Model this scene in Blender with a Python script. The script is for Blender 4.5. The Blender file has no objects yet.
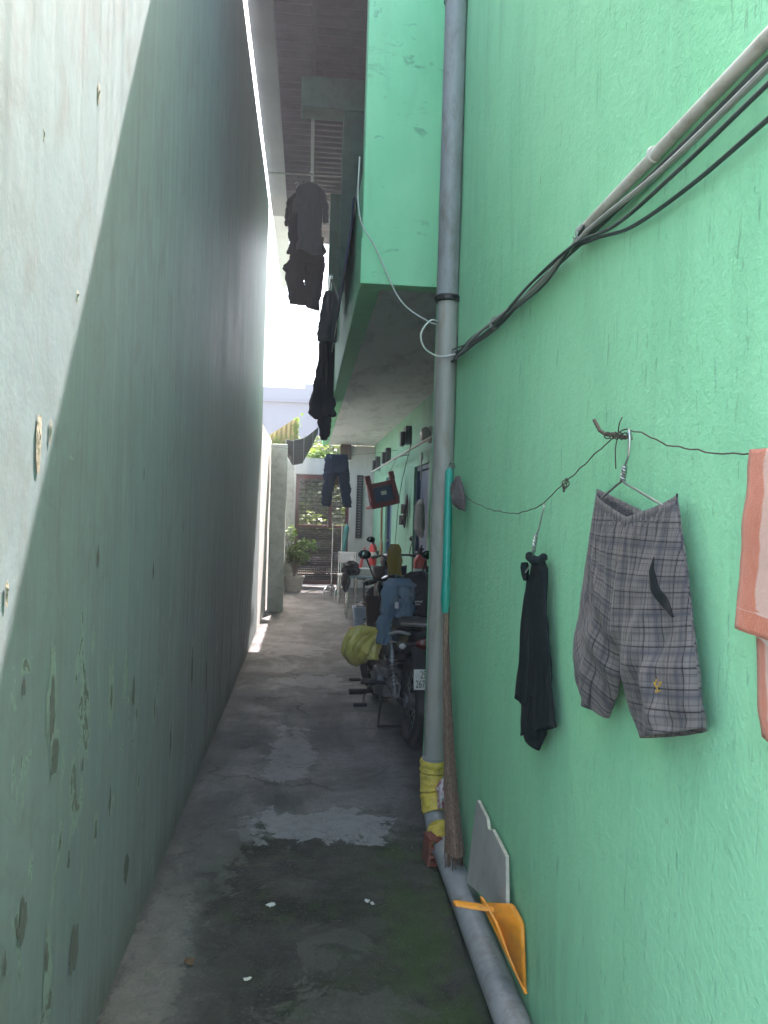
import bpy, bmesh, math, random
from mathutils import Vector, Matrix, noise
random.seed(7)
PI = math.pi
sc = bpy.context.scene
COL = sc.collection

# ------------------------------------------------------------------ materials
def new_mat(name):
    m = bpy.data.materials.new(name); m.use_nodes = True
    nt = m.node_tree
    return m, nt, nt.nodes['Principled BSDF']

class NB:
    """tiny node helper"""
    def __init__(s, nt): s.nt = nt
    def n(s, t, **kw):
        o = s.nt.nodes.new(t)
        for k, v in kw.items(): setattr(o, k, v)
        return o
    def link(s, a, b): s.nt.links.new(a, b)
    def coord(s, scale=(1, 1, 1), out='Object', rot=(0, 0, 0)):
        c = s.n('ShaderNodeTexCoord'); m = s.n('ShaderNodeMapping')
        m.inputs['Scale'].default_value = scale; m.inputs['Rotation'].default_value = rot
        s.link(c.outputs[out], m.inputs[0]); return m.outputs[0]
    def noise(s, vec, scale, detail=5, rough=.6, dist=0):
        o = s.n('ShaderNodeTexNoise'); s.link(vec, o.inputs['Vector'])
        o.inputs['Scale'].default_value = scale; o.inputs['Detail'].default_value = min(detail, 6)
        o.inputs['Roughness'].default_value = rough; o.inputs['Distortion'].default_value = dist
        return o.outputs['Fac']
    def ramp(s, fac, stops):
        o = s.n('ShaderNodeValToRGB'); s.link(fac, o.inputs[0])
        e = o.color_ramp.elements
        while len(e) < len(stops): e.new(.5)
        for q, (p, c) in zip(e, stops):
            q.position = p
            q.color = (c, c, c, 1) if not hasattr(c, '__len__') else (*c, 1)
        return o.outputs[0]
    def mix(s, fac, a, b, mode='MIX'):
        o = s.n('ShaderNodeMix', data_type='RGBA', blend_type=mode)
        for v, i in ((fac, 0), (a, 6), (b, 7)):
            if hasattr(v, 'links') : s.link(v, o.inputs[i])
            elif i == 0: o.inputs[0].default_value = v
            else: o.inputs[i].default_value = (*v, 1)
        return o.outputs[2]
    def math(s, op, a, b=None, c=None):
        o = s.n('ShaderNodeMath', operation=op)
        for i, v in enumerate((a, b, c)):
            if v is None: continue
            if hasattr(v, 'links'): s.link(v, o.inputs[i])
            else: o.inputs[i].default_value = v
        return o.outputs[0]
    def maprange(s, v, a, b, c=0, d=1):
        o = s.n('ShaderNodeMapRange', interpolation_type='SMOOTHSTEP'); s.link(v, o.inputs[0])
        for i, q in enumerate((a, b, c, d)): o.inputs[i + 1].default_value = q
        return o.outputs[0]
    def bump(s, h, strength=.3, dist=.01, prev=None):
        o = s.n('ShaderNodeBump'); o.inputs['Strength'].default_value = strength
        o.inputs['Distance'].default_value = dist; s.link(h, o.inputs['Height'])
        if prev is not None: s.link(prev, o.inputs['Normal'])
        return o.outputs[0]
    def sep(s, vec):
        o = s.n('ShaderNodeSeparateXYZ'); s.link(vec, o.inputs[0]); return o.outputs

def pmat(name, col, rough=.6, var=.18, scale=6, bump=.15, bscale=60, metal=0, dirt=None, dirt_amt=.5, stretch=(1, 1, 1), sheen=0, spec=None, transmit=0):
    m, nt, b = new_mat(name); k = NB(nt)
    v = k.coord(stretch)
    n1 = k.noise(v, scale, 6)
    lo = tuple(max(0, c * (1 - var)) for c in col); hi = tuple(min(1, c * (1 + var)) for c in col)
    c = k.mix(k.ramp(n1, ((.3, 0), (.7, 1))), lo, hi)
    if dirt:
        n2 = k.noise(v, scale * 2.3, 8, .7, .4)
        c = k.mix(k.math('MULTIPLY', k.ramp(n2, ((.5, 0), (.68, 1))), dirt_amt), c, dirt)
    k.link(c, b.inputs['Base Color'])
    r = k.ramp(n1, ((.2, max(0, rough - .1)), (.8, min(1, rough + .1))))
    k.link(r, b.inputs['Roughness']); b.inputs['Metallic'].default_value = metal
    if bump: k.link(k.bump(k.noise(v, bscale, 4), bump, .004), b.inputs['Normal'])
    if sheen: b.inputs['Sheen Weight'].default_value = sheen
    if spec is not None: b.inputs['Specular IOR Level'].default_value = spec
    if transmit: b.inputs['Transmission Weight'].default_value = transmit
    return m

def fabric(name, col, weave=900, var=.12, rough=.9, sheen=.08):
    m, nt, b = new_mat(name); k = NB(nt)
    v = k.coord()
    c = k.mix(k.noise(v, 14, 5), tuple(x * (1 - var) for x in col), tuple(min(1, x * (1 + var)) for x in col))
    c = k.mix(k.math('MULTIPLY', k.noise(v, weave, 2), .25), c, tuple(x * .6 for x in col))
    k.link(c, b.inputs['Base Color']); b.inputs['Roughness'].default_value = rough
    b.inputs['Sheen Weight'].default_value = sheen; b.inputs['Specular IOR Level'].default_value = .15
    h = k.noise(v, weave, 2); h2 = k.noise(v, 45, 4)
    k.link(k.bump(h, .25, .001, k.bump(h2, .25, .006)), b.inputs['Normal'])
    return m

def green_wall_mat():
    m, nt, b = new_mat('mint_render'); k = NB(nt)
    v = k.coord()
    base = k.mix(k.ramp(k.noise(v, 1.3, 7, .6, .3), ((.3, 0), (.7, 1))), (.245, .675, .375), (.315, .74, .445))
    base = k.mix(k.math('MULTIPLY', k.ramp(k.noise(v, 5, 8, .65), ((.45, 0), (.75, 1))), .35), base, (.35, .77, .50))
    # roller / trowel patches, vertical
    vs = k.coord((1, 1.2, .22))
    base = k.mix(k.math('MULTIPLY', k.ramp(k.noise(vs, 5, 7, .7, .8), ((.52, 0), (.72, 1))), .45), base, (.195, .53, .31))
    # weathering towards the ground
    z = k.sep(k.coord())[2]
    low = k.maprange(z, .95, 0)
    g = k.ramp(k.noise(k.coord((1, 3.5, .8)), 3, 8, .7, .3), ((.35, .15), (.65, 1)))
    base = k.mix(k.math('MULTIPLY', k.math('MULTIPLY', low, g), .62), base, (.12, .27, .16))
    foot = k.math('MULTIPLY', k.maprange(k.math('ADD', z, k.math('MULTIPLY', k.noise(k.coord((1, 4, 1)), 2.5, 5), .22)), .3, .1), .75)
    base = k.mix(foot, base, (.06, .105, .07))
    sk = k.ramp(k.noise(k.coord((1, 5, .35)), 2.2, 6, .6, .2), ((.50, 0), (.68, 1)))
    base = k.mix(k.math('MULTIPLY', sk, .22), base, (.17, .43, .27))
    fade = k.ramp(k.noise(v, .55, 3), ((.40, 0), (.62, 1)))
    base = k.mix(k.math('MULTIPLY', fade, .30), base, (.37, .75, .49))
    # hairline vertical cracks with dark algae
    vc = k.coord((1, 13, 2.6))
    cr = k.ramp(k.noise(vc, 4.2, 9, .72, .5), ((.60, 0), (.635, 1)))
    crm = k.ramp(k.noise(v, 2.3, 4), ((.4, .1), (.62, .8)))
    base = k.mix(k.math('MULTIPLY', k.math('MULTIPLY', cr, crm), .45), base, (.045, .12, .085))
    cr2 = k.ramp(k.noise(k.coord((1, 24, 1.6)), 3.1, 6, .7, .3), ((.635, 0), (.665, 1)))
    base = k.mix(k.math('MULTIPLY', cr2, .35), base, (.05, .15, .10))
    sp = k.ramp(k.noise(v, 38, 6, .8), ((.64, 0), (.68, 1)))
    base = k.mix(k.math('MULTIPLY', k.math('MULTIPLY', sp, k.ramp(k.noise(v, 3, 3), ((.5, 0), (.65, 1)))), .55), base, (.06, .2, .13))
    k.link(base, b.inputs['Base Color'])
    b.inputs['Roughness'].default_value = .62; b.inputs['Specular IOR Level'].default_value = .35
    h1 = k.noise(v, 95, 5, .65); h2 = k.noise(v, 24, 5, .6); h3 = k.noise(k.coord((1, 1, .4)), 4, 4)
    k.link(k.bump(h1, .5, .005, k.bump(h2, .35, .008, k.bump(h3, .3, .02))), b.inputs['Normal'])
    return m

def boundary_mat():
    m, nt, b = new_mat('pale_gloss_limewash'); k = NB(nt)
    v = k.coord()
    z = k.sep(v)[2]
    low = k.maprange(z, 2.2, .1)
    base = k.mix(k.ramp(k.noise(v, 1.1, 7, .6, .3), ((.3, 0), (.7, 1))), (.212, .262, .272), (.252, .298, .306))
    # thin trowel streaks
    st = k.noise(k.coord((1, 1.6, 1.0)), 3.4, 8, .68, 1.4)
    base = k.mix(k.math('MULTIPLY', k.ramp(st, ((.45, 0), (.72, 1))), .42), base, (.195, .21, .22))
    gr = k.noise(k.coord((1, 2.2, 1.4)), 2.6, 9, .72, .9)
    base = k.mix(k.math('MULTIPLY', k.ramp(gr, ((.50, 0), (.64, 1))), .5), base, (.20, .20, .19))
    # drips darker, towards the foot and towards the far end
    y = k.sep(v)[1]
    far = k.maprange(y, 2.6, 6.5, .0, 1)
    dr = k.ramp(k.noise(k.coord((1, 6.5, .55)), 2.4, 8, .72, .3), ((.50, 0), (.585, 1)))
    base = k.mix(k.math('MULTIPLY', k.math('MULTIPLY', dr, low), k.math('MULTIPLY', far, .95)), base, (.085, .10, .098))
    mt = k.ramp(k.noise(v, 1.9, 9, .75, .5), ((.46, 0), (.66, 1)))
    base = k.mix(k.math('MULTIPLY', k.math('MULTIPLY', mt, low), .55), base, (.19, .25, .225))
    # flaked paint: pale halo, then dark core
    vf = k.coord((1, 1.9, .95))
    fl = k.math('ADD', k.noise(vf, 4.2, 6, .68, .7), k.math('MULTIPLY', k.math('SUBTRACT', k.noise(v, .9, 2), .5), .22))
    fl = k.math('ADD', fl, k.maprange(z, 2.4, .7, -.14, .005))
    halo = k.ramp(fl, ((.632, 0), (.642, 1)))
    base = k.mix(k.math('MULTIPLY', halo, .9), base, (.30, .37, .325))
    core = k.ramp(k.math('ADD', fl, k.math('MULTIPLY', k.math('SUBTRACT', k.noise(v, 26, 6), .5), .16)), ((.672, 0), (.682, 1)))
    base = k.mix(core, base, (.13, .145, .12))
    chips = k.math('MULTIPLY', core, 1)
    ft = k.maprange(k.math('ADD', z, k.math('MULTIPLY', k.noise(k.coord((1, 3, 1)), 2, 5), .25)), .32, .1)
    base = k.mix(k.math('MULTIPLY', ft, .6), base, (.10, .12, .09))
    k.link(base, b.inputs['Base Color'])
    rr = k.ramp(k.noise(k.coord((1, 14, .25)), 3, 6, .7), ((.32, .42), (.68, .72)))
    rr = k.math('MAXIMUM', rr, k.math('MULTIPLY', k.math('MAXIMUM', core, chips), .8))
    k.link(rr, b.inputs['Roughness']); b.inputs['Specular IOR Level'].default_value = .22
    h1 = k.noise(k.coord((1, 18, .8)), 3.4, 6, .6, .5); h4 = k.noise(k.coord((1, 9, .28)), 3.1, 5, .6); h2 = k.noise(v, 70, 5); h3 = k.noise(v, 5, 5)
    hb = k.math('MULTIPLY', k.math('MAXIMUM', core, chips), -1)
    n = k.bump(hb, .6, .004, k.bump(h3, .18, .015, k.bump(h2, .14, .003, k.bump(k.math('MULTIPLY', h1, far), .05, .004, k.bump(k.math('MULTIPLY', h4, far), .22, .012)))))
    k.link(n, b.inputs['Normal'])
    return m

def path_mat():
    m, nt, b = new_mat('worn_wet_concrete'); k = NB(nt)
    v = k.coord()
    x, y, _ = k.sep(v)
    wob = k.math('MULTIPLY', k.math('SUBTRACT', k.noise(v, 3.2, 8, .7, .5), .5), 1.5)
    base = k.mix(k.ramp(k.noise(v, 2.1, 10, .72, .4), ((.35, 0), (.65, 1))), (.098, .098, .099), (.215, .213, .213))
    base = k.mix(k.math('MULTIPLY', k.ramp(k.noise(v, 22, 8, .8), ((.48, 0), (.7, 1))), .45), base, (.10, .10, .095))
    # dark damp algae field covering the near floor up to about 3.4 m
    yy = k.math('ADD', y, wob)
    damp = k.math('MULTIPLY', k.maprange(yy, 3.75, 3.45), k.maprange(k.math('ADD', x, k.math('MULTIPLY', wob, .35)), -.43, -.25))
    dk = k.mix(k.ramp(k.noise(v, 3.4, 9, .75, .6), ((.42, 0), (.62, 1))), (.004, .0042, .0028), (.0155, .017, .011))
    base = k.mix(k.math('MULTIPLY', damp, .93), base, dk)
    strip = k.math('MULTIPLY', k.math('SUBTRACT', 1, damp), k.maprange(yy, 4.2, 3.0))
    base = k.mix(k.math('MULTIPLY', strip, k.ramp(k.noise(v, 9, 8, .8, .3), ((.46, 0), (.58, .9)))), base, (.22, .215, .185))
    base = k.mix(k.math('MULTIPLY', strip, k.ramp(k.noise(v, 5, 8, .75, .8), ((.52, 0), (.60, .8)))), base, (.055, .058, .048))
    base = k.mix(k.ramp(k.noise(v, 95, 4, .8), ((.54, 0), (.66, .75))), base, (.02, .02, .017))
    base = k.mix(k.ramp(k.noise(v, 70, 4, .8), ((.57, 0), (.68, .5))), base, (.24, .24, .22))
    # lighter scraped islands
    isl = k.ramp(k.noise(v, 3.1, 9, .68, .8), ((.575, 0), (.60, 1)))
    base = k.mix(k.math('MULTIPLY', isl, .6), base, (.125, .125, .115))
    # moss by the pipe
    mo = k.math('MULTIPLY', k.maprange(k.math('ADD', x, k.math('MULTIPLY', wob, .3)), .08, .42), k.maprange(yy, 3.7, 3.2))
    mo = k.math('MULTIPLY', mo, k.ramp(k.noise(v, 5.5, 8, .7), ((.36, 0), (.54, 1))))
    base = k.mix(k.math('MULTIPLY', mo, .95), base, (.036, .068, .018))
    mo2 = k.math('MULTIPLY', k.maprange(yy, 3.9, 3.2), k.ramp(k.noise(v, 7.5, 8, .78, .4), ((.5, 0), (.6, .55))))
    base = k.mix(mo2, base, (.045, .075, .03))
    # darker line along the walls
    ed = k.math('ADD', k.maprange(k.math('ADD', x, k.math('MULTIPLY', wob, .06)), -.50, -.56), k.maprange(k.math('ADD', x, k.math('MULTIPLY', wob, .08)), .55, .66))
    base = k.mix(k.math('MULTIPLY', ed, .6), base, (.035, .038, .03))
    # mid stretch stains
    sm = k.ramp(k.noise(k.coord((1, .5, 1)), 1.7, 8, .7, 1.0), ((.46, 0), (.56, 1)))
    base = k.mix(k.math('MULTIPLY', sm, .6), base, (.058, .058, .056))
    # pale re-skimmed patches with ragged edges
    def patch(cx, cy, rx, ry, col, amt):
        global_ = k.n('ShaderNodeVectorMath', operation='SUBTRACT'); k.link(v, global_.inputs[0]); global_.inputs[1].default_value = (cx, cy, 0)
        sc_ = k.n('ShaderNodeVectorMath', operation='MULTIPLY'); k.link(global_.outputs[0], sc_.inputs[0]); sc_.inputs[1].default_value = (1 / rx, 1 / ry, 0)
        ln = k.n('ShaderNodeVectorMath', operation='LENGTH'); k.link(sc_.outputs[0], ln.inputs[0])
        dd = k.math('ADD', ln.outputs['Value'], k.math('MULTIPLY', k.math('SUBTRACT', k.noise(v, 4.5, 8, .7, .4), .5), 3.2))
        msk = k.ramp(dd, ((.90, 1), (1.0, 0)))
        return k.mix(k.math('MULTIPLY', k.math('MULTIPLY', msk, k.ramp(k.noise(v, 16, 8, .75, .6), ((.36, .5), (.52, 1)))), amt), base, col)
    base = patch(.10, 3.62, .36, .20, (.29, .29, .30), .9)
    base = patch(-.05, 4.75, .16, .45, (.25, .25, .26), .85)
    base = patch(.15, 5.9, .5, .3, (.10, .10, .098), .6)
    base = patch(.05, 6.7, .30, .25, (.25, .25, .26), .7)
    base = patch(-.1, 8.2, .35, .4, (.25, .25, .26), .6)
    base = patch(-.33, 3.45, .12, .28, (.13, .13, .12), .7)
    base = patch(.15, 2.28, .22, .10, (.085, .09, .078), .6)
    base = patch(-.45, 2.5, .10, .55, (.18, .175, .155), .6)
    # cracks
    vo = k.n('ShaderNodeTexVoronoi', feature='DISTANCE_TO_EDGE'); vo.inputs['Scale'].default_value = .95
    dv = k.n('ShaderNodeVectorMath', operation='ADD')
    nv = k.n('ShaderNodeTexNoise'); k.link(v, nv.inputs['Vector']); nv.inputs['Scale'].default_value = 3; nv.inputs['Detail'].default_value = 6
    sv = k.n('ShaderNodeVectorMath', operation='SCALE'); k.link(nv.outputs['Color'], sv.inputs[0]); sv.inputs['Scale'].default_value = .5
    k.link(v, dv.inputs[0]); k.link(sv.outputs[0], dv.inputs[1]); k.link(dv.outputs[0], vo.inputs['Vector'])
    ck = k.ramp(vo.outputs['Distance'], ((.004, 1), (.012, 0)))
    ckm = k.math('MULTIPLY', k.math('MULTIPLY', ck, k.maprange(y, 2.9, 3.6)), k.ramp(k.noise(v, 1.1, 2), ((.47, 0), (.58, 1))))
    base = k.mix(k.math('MULTIPLY', ckm, .7), base, (.03, .03, .03))
    k.link(base, b.inputs['Base Color'])
    rr = k.ramp(k.noise(v, 2.7, 8, .7), ((.35, .5), (.65, .9)))
    k.link(rr, b.inputs['Roughness']); b.inputs['Specular IOR Level'].default_value = .3
    h = k.noise(v, 60, 8, .7); h2 = k.noise(v, 4, 8, .65)
    k.link(k.bump(k.math('MULTIPLY', ckm, -1), .6, .006, k.bump(isl, .35, .006, k.bump(h2, .5, .03, k.bump(h, 1.0, .012)))), b.inputs['Normal'])
    return m

def plaid_mat():
    m, nt, b = new_mat('grey_plaid_cotton'); k = NB(nt)
    uv = k.coord(out='UV'); u, w, _ = k.sep(uv)
    base = k.mix(k.noise(k.coord(), 20, 4), (.118, .108, .104), (.162, .150, .144))
    def band(c, p, off, wd, soft=.15):
        f = k.math('FRACT', k.math('ADD', k.math('DIVIDE', c, p), off))
        d = k.math('ABSOLUTE', k.math('SUBTRACT', f, .5))
        return k.maprange(d, wd / p, wd / p * (1 - soft))
    for c in (u, w):
        base = k.mix(k.math('MULTIPLY', band(c, .068, .30, .0085, .5), .45), base, (.060, .063, .078))
        base = k.mix(k.math('MULTIPLY', band(c, .034, .10, .0016, .5), .5), base, (.028, .03, .04))
        base = k.mix(k.math('MULTIPLY', band(c, .0113, .55, .0011, .6), .40), base, (.035, .035, .042))
        base = k.mix(k.math('MULTIPLY', band(c, .034, .80, .0013, .4), .85), base, (.010, .010, .013))
        base = k.mix(k.math('MULTIPLY', band(c, .034, .62, .0026, .6), .25), base, (.20, .18, .18))
    k.link(base, b.inputs['Base Color']); b.inputs['Roughness'].default_value = .85
    b.inputs['Specular IOR Level'].default_value = .2; b.inputs['Sheen Weight'].default_value = .1
    v = k.coord()
    k.link(k.bump(k.noise(v, 700, 2), .2, .001, k.bump(k.noise(v, 38, 5), .35, .006)), b.inputs['Normal'])
    return m

def towel_mat():
    m, nt, b = new_mat('peach_terry'); k = NB(nt)
    uv = k.coord(out='UV'); u, w, _ = k.sep(uv)
    v = k.coord()
    edge = k.math('ADD', u, k.math('MULTIPLY', k.math('SUBTRACT', k.noise(k.coord(out='UV', scale=(1, 1, 1)), 6, 3), .5), .05))
    salmon = k.mix(k.noise(v, 60, 4), (.50, .135, .060), (.66, .21, .105))
    pale = k.mix(k.noise(v, 70, 4), (.60, .37, .29), (.72, .47, .37))
    base = k.mix(k.maprange(edge, .040, .045), salmon, pale)
    # hem bands in v
    def bandv(a, c):
        return k.math('MULTIPLY', k.math('GREATER_THAN', w, a), k.math('LESS_THAN', w, c))
    base = k.mix(bandv(0, .035), base, salmon)
    base = k.mix(k.math('MULTIPLY', bandv(.135, .148), .9), base, (.74, .62, .55))
    base = k.mix(k.math('MULTIPLY', bandv(.165, .178), .9), base, (.74, .62, .55))
    k.link(base, b.inputs['Base Color']); b.inputs['Roughness'].default_value = 1
    b.inputs['Sheen Weight'].default_value = .4; b.inputs['Specular IOR Level'].default_value = .1
    k.link(k.bump(k.noise(v, 420, 3, .8), .9, .003, k.bump(k.noise(v, 60, 4), .4, .006)), b.inputs['Normal'])
    return m

def stripe_tarp_mat():
    m, nt, b = new_mat('grey_striped_cloth'); k = NB(nt)
    uv = k.coord(out='UV'); u, w, _ = k.sep(uv)
    base = k.mix(k.noise(k.coord(), 7, 5), (.05, .057, .065), (.085, .095, .105))
    f = k.math('FRACT', k.math('DIVIDE', u, .16))
    base = k.mix(k.math('MULTIPLY', k.math('LESS_THAN', f, .09), .8), base, (.42, .43, .44))
    k.link(base, b.inputs['Base Color']); b.inputs['Roughness'].default_value = .6
    return m

def leaf_mat(name, a, c2):
    m, nt, b = new_mat(name); k = NB(nt)
    g = k.n('ShaderNodeNewGeometry')
    c = k.mix(g.outputs['Random Per Island'], a, c2)
    k.link(c, b.inputs['Base Color']); b.inputs['Roughness'].default_value = .5
    tr = k.n('ShaderNodeBsdfTranslucent'); k.link(k.mix(.5, c, (.22, .30, .04)), tr.inputs[0])
    ms = k.n('ShaderNodeMixShader'); ms.inputs[0].default_value = .35
    k.link(b.outputs[0], ms.inputs[1]); k.link(tr.outputs[0], ms.inputs[2])
    k.link(ms.outputs[0], nt.nodes['Material Output'].inputs[0])
    return m

def slats_mat(name, col, p, axis=1, dark=.3):
    m, nt, b = new_mat(name); k = NB(nt)
    v = k.coord(); c = k.sep(v)[axis]
    f = k.math('FRACT', k.math('DIVIDE', c, p))
    base = k.mix(k.noise(v, 5, 5), tuple(q * .8 for q in col), col)
    base = k.mix(k.math('LESS_THAN', f, .14), base, tuple(q * dark for q in col))
    k.link(base, b.inputs['Base Color']); b.inputs['Roughness'].default_value = .6
    return m

def fibre_mat(name, a, c2):
    m, nt, b = new_mat(name); k = NB(nt)
    v = k.coord((60, 60, 2.0))
    n1 = k.noise(v, 3, 5, .7)
    c = k.mix(k.ramp(n1, ((.35, 0), (.65, 1))), a, c2)
    k.link(c, b.inputs['Base Color']); b.inputs['Roughness'].default_value = .9
    k.link(k.bump(n1, .8, .006), b.inputs['Normal'])
    return m

M = {}
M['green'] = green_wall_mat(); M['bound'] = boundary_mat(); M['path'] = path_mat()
M['ground'] = pmat('yard_earth', (.14, .12, .09), .9, .3, 1.5, .4, 20)
M['recess_shade_green'] = pmat('recess_shade_green_paint', (.20, .43, .285), .7, .12, 3, .3, 60, dirt=(.12, .24, .17), dirt_amt=.5, stretch=(1, 1, .4))  # mint paint darkened, the shade of the recess put into its colour
M['shaded_green'] = pmat('shaded_green_paint', (.085, .17, .135), .8, .2, 3, .3, 50, dirt=(.06, .08, .07))  # same green paint, with the dimness under the roof built into the colour
M['soffit_grit'] = pmat('dull_grit', (.13, .125, .11), .9, .4, 60)
M['soffit'] = pmat('grey_soffit_plaster', (.72, .73, .725), .8, .10, 2.5, .3, 40, dirt=(.20, .21, .2), dirt_amt=.5, stretch=(1, .3, 1))
M['door'] = pmat('blue_steel_door', (.035, .075, .14), .45, .25, 4, .1)
M['dark'] = pmat('dark_interior', (.02, .022, .025), .9)
M['roof'] = pmat('dull_roof_sheet', (.12, .115, .125), .55, .25, 3, .1, 30, metal=.25, dirt=(.07, .06, .055))
M['eave'] = pmat('grey_eave_sheet', (.20, .20, .21), .5, .2, 2, .1, 30, metal=.2)
M['eave_pale'] = pmat('pale_eave_sheet', (.50, .51, .52), .55, .12, 2, .1, 30, metal=.0)
M['pvc'] = pmat('grey_pvc', (.26, .275, .285), .45, .14, 6, .18, 50, dirt=(.15, .145, .125), dirt_amt=.8, stretch=(1, 1, .4))
M['pvc_b'] = pmat('beige_grey_pvc', (.31, .31, .285), .45, .14, 5, .15, 50, dirt=(.24, .20, .14), dirt_amt=.7, stretch=(1, 1, .3))
M['pvc_c'] = pmat('blue_grey_pvc', (.26, .32, .36), .35, .08)
M['tape'] = pmat('yellow_tape', (.56, .44, .06), .5, .2, 14, .9, 35, dirt=(.22, .17, .06), dirt_amt=.6)
M['white_pipe'] = pmat('white_conduit', (.52, .52, .47), .45, .1, 6, .1, dirt=(.30, .28, .22), dirt_amt=.7)
M['black_rubber'] = pmat('black_rubber', (.018, .018, .019), .55, .2, 20, .1)
M['cable_grey'] = pmat('grey_cable', (.30, .31, .29), .5, .15)
M['cable_white'] = pmat('white_cable', (.55, .56, .53), .5, .1)
M['cable_dk'] = pmat('dark_cable', (.04, .055, .052), .5, .2)
M['rust'] = pmat('rusty_wire', (.075, .055, .042), .75, .4, 30, .3)
M['galv'] = pmat('galvanised_wire', (.42, .42, .41), .35, .15, 20, .05, metal=.8)
M['plaid'] = plaid_mat(); M['towel'] = towel_mat(); M['tarp'] = stripe_tarp_mat()
M['lining'] = fabric('black_lining', (.014, .018, .019))
M['tee'] = fabric('black_jersey', (.008, .015, .016), 700, sheen=0)
M['sock'] = fabric('grey_brown_knit', (.10, .085, .082), 400)
M['denim'] = fabric('dark_denim', (.020, .032, .055), 500)
M['denim_b'] = fabric('faded_blue_cotton', (.11, .165, .225), 500)
M['dk_cloth'] = fabric('charcoal_cloth', (.036, .036, .044), 500)
M['dk_cloth2'] = fabric('slate_cloth', (.10, .105, .118), 500)
M['blue_cloth'] = fabric('navy_blanket', (.03, .055, .12), 300)
M['brown_cloth'] = fabric('brown_cloth', (.12, .08, .065), 400)
M['white_cloth'] = fabric('off_white_cloth', (.34, .34, .32), 300)
M['orange'] = pmat('orange_plastic', (.78, .29, .02), .42, .10, 8, .12, 60, dirt=(.40, .19, .05), dirt_amt=.6)
M['board'] = pmat('grey_tile_board', (.44, .435, .42), .55, .10, 5, .15, 30, dirt=(.27, .25, .22), dirt_amt=.5)
M['board_edge'] = pmat('raw_board_edge', (.47, .45, .37), .9, .25, 40, .8, 80)
M['brick'] = pmat('red_brick', (.20, .062, .038), .9, .3, 20, .5, 60, dirt=(.10, .06, .045))
M['turq'] = pmat('turquoise_plastic', (.012, .30, .225), .35, .1, 5)
M['coir'] = fibre_mat('brown_coir', (.085, .054, .036), (.27, .18, .12))
M['coir_tip'] = fibre_mat('dark_coir', (.07, .045, .03), (.20, .135, .09))
M['floral'] = None
M['paint_black'] = pmat('black_gloss_paint', (.008, .008, .009), .22, .2, 5, .02)
M['matt_black'] = pmat('matt_black', (.014, .014, .015), .6, .2, 15, .2)
M['steel'] = pmat('worn_steel', (.35, .35, .34), .35, .2, 20, .08, metal=.9)
M['alloy'] = pmat('dull_alloy', (.20, .20, .20), .45, .25, 12, .15, metal=.7, dirt=(.06, .055, .05))
M['tyre'] = pmat('tyre_rubber', (.018, .018, .018), .85, .3, 12, .4, 90, dirt=(.06, .055, .05), dirt_amt=.5)
M['maroon'] = pmat('maroon_paint', (.022, .012, .011), .35, .2, 5)
M['plate'] = pmat('white_plate', (.62, .62, .58), .45, .08, 8, .05, dirt=(.4, .38, .33), dirt_amt=.4)
M['ink'] = pmat('black_ink', (.012, .012, .013), .6, .1)
M['red_lens'] = pmat('red_lens', (.085, .008, .008), .2, .1)
M['clear_lens'] = pmat('clear_lens', (.5, .5, .48), .15, .1)
M['mirror'] = pmat('mirror_glass', (.06, .09, .08), .08, .1, metal=.9, bump=0)
M['stripe'] = pmat('silver_stripe', (.42, .43, .43), .35, .1)
M['ybag'] = pmat('yellow_plastic_film', (.45, .39, .10), .30, .15, 8, .5, 30)
M['ycloth'] = fabric('mustard_cloth', (.36, .24, .03), 200)
M['bagblack'] = fabric('black_nylon', (.012, .012, .014), 300, rough=.6)
M['logo'] = pmat('pale_print', (.45, .45, .45), .7, .05)
M['basket'] = pmat('pale_blue_plastic', (.36, .45, .56), .4, .08)
M['red'] = pmat('red_plastic', (.62, .05, .04), .35, .12, 6, .05)
M['red_dk'] = pmat('dark_red_plastic', (.17, .012, .02), .4, .12, 6, .05)
M['blue_dk'] = pmat('navy_plastic', (.02, .035, .12), .4, .12)
M['white'] = pmat('white_plastic', (.62, .62, .60), .4, .06)
M['carton'] = pmat('pale_carton', (.48, .46, .41), .85, .1)
M['ltblue'] = pmat('light_blue_board', (.25, .36, .42), .5, .1)
M['wood'] = pmat('brown_wood', (.22, .115, .055), .6, .3, 12, .2, 40, stretch=(8, 8, 1))
M['shoe'] = pmat('dark_shoe', (.028, .024, .024), .6, .2)
M['lamp_dk'] = pmat('dark_lamp_body', (.03, .032, .033), .5, .2)
M['lamp_gl'] = pmat('lamp_glass', (.35, .36, .35), .25, .08)
M['conc'] = pmat('grey_concrete', (.42, .44, .39), .85, .2, 4, .4, 40, dirt=(.14, .15, .12))
M['white_wall'] = pmat('white_render', (.46, .47, .46), .8, .1, 3, .3, 60, dirt=(.36, .37, .36), dirt_amt=.6, stretch=(2, 2, .6))
M['pale_wall'] = pmat('pale_render', (.56, .54, .51), .75, .1, 3, .3, 60, dirt=(.30, .30, .26), dirt_amt=.5)
M['gate_red'] = pmat('red_oxide_steel', (.12, .042, .036), .6, .25, 12, .2)
M['gate_dk'] = pmat('dark_mesh_steel', (.028, .02, .018), .6, .25, 12, .2)
M['terra'] = pmat('grey_pot', (.42, .41, .38), .8, .15, 6, .2, dirt=(.2, .18, .15))
M['soil'] = pmat('potting_soil', (.045, .032, .022), .95, .3, 30, .5)
M['bark'] = pmat('bark', (.09, .065, .045), .9, .3, 14, .6, 40)
M['leaf_a'] = leaf_mat('shrub_leaf', (.05, .13, .02), (.17, .30, .05))
M['leaf_b'] = leaf_mat('tree_leaf', (.012, .030, .006), (.05, .09, .02))  # tones darkened in place of canopy shade behind the gate
M['leaf_c'] = leaf_mat('vine_leaf', (.10, .22, .02), (.22, .36, .05))
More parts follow.
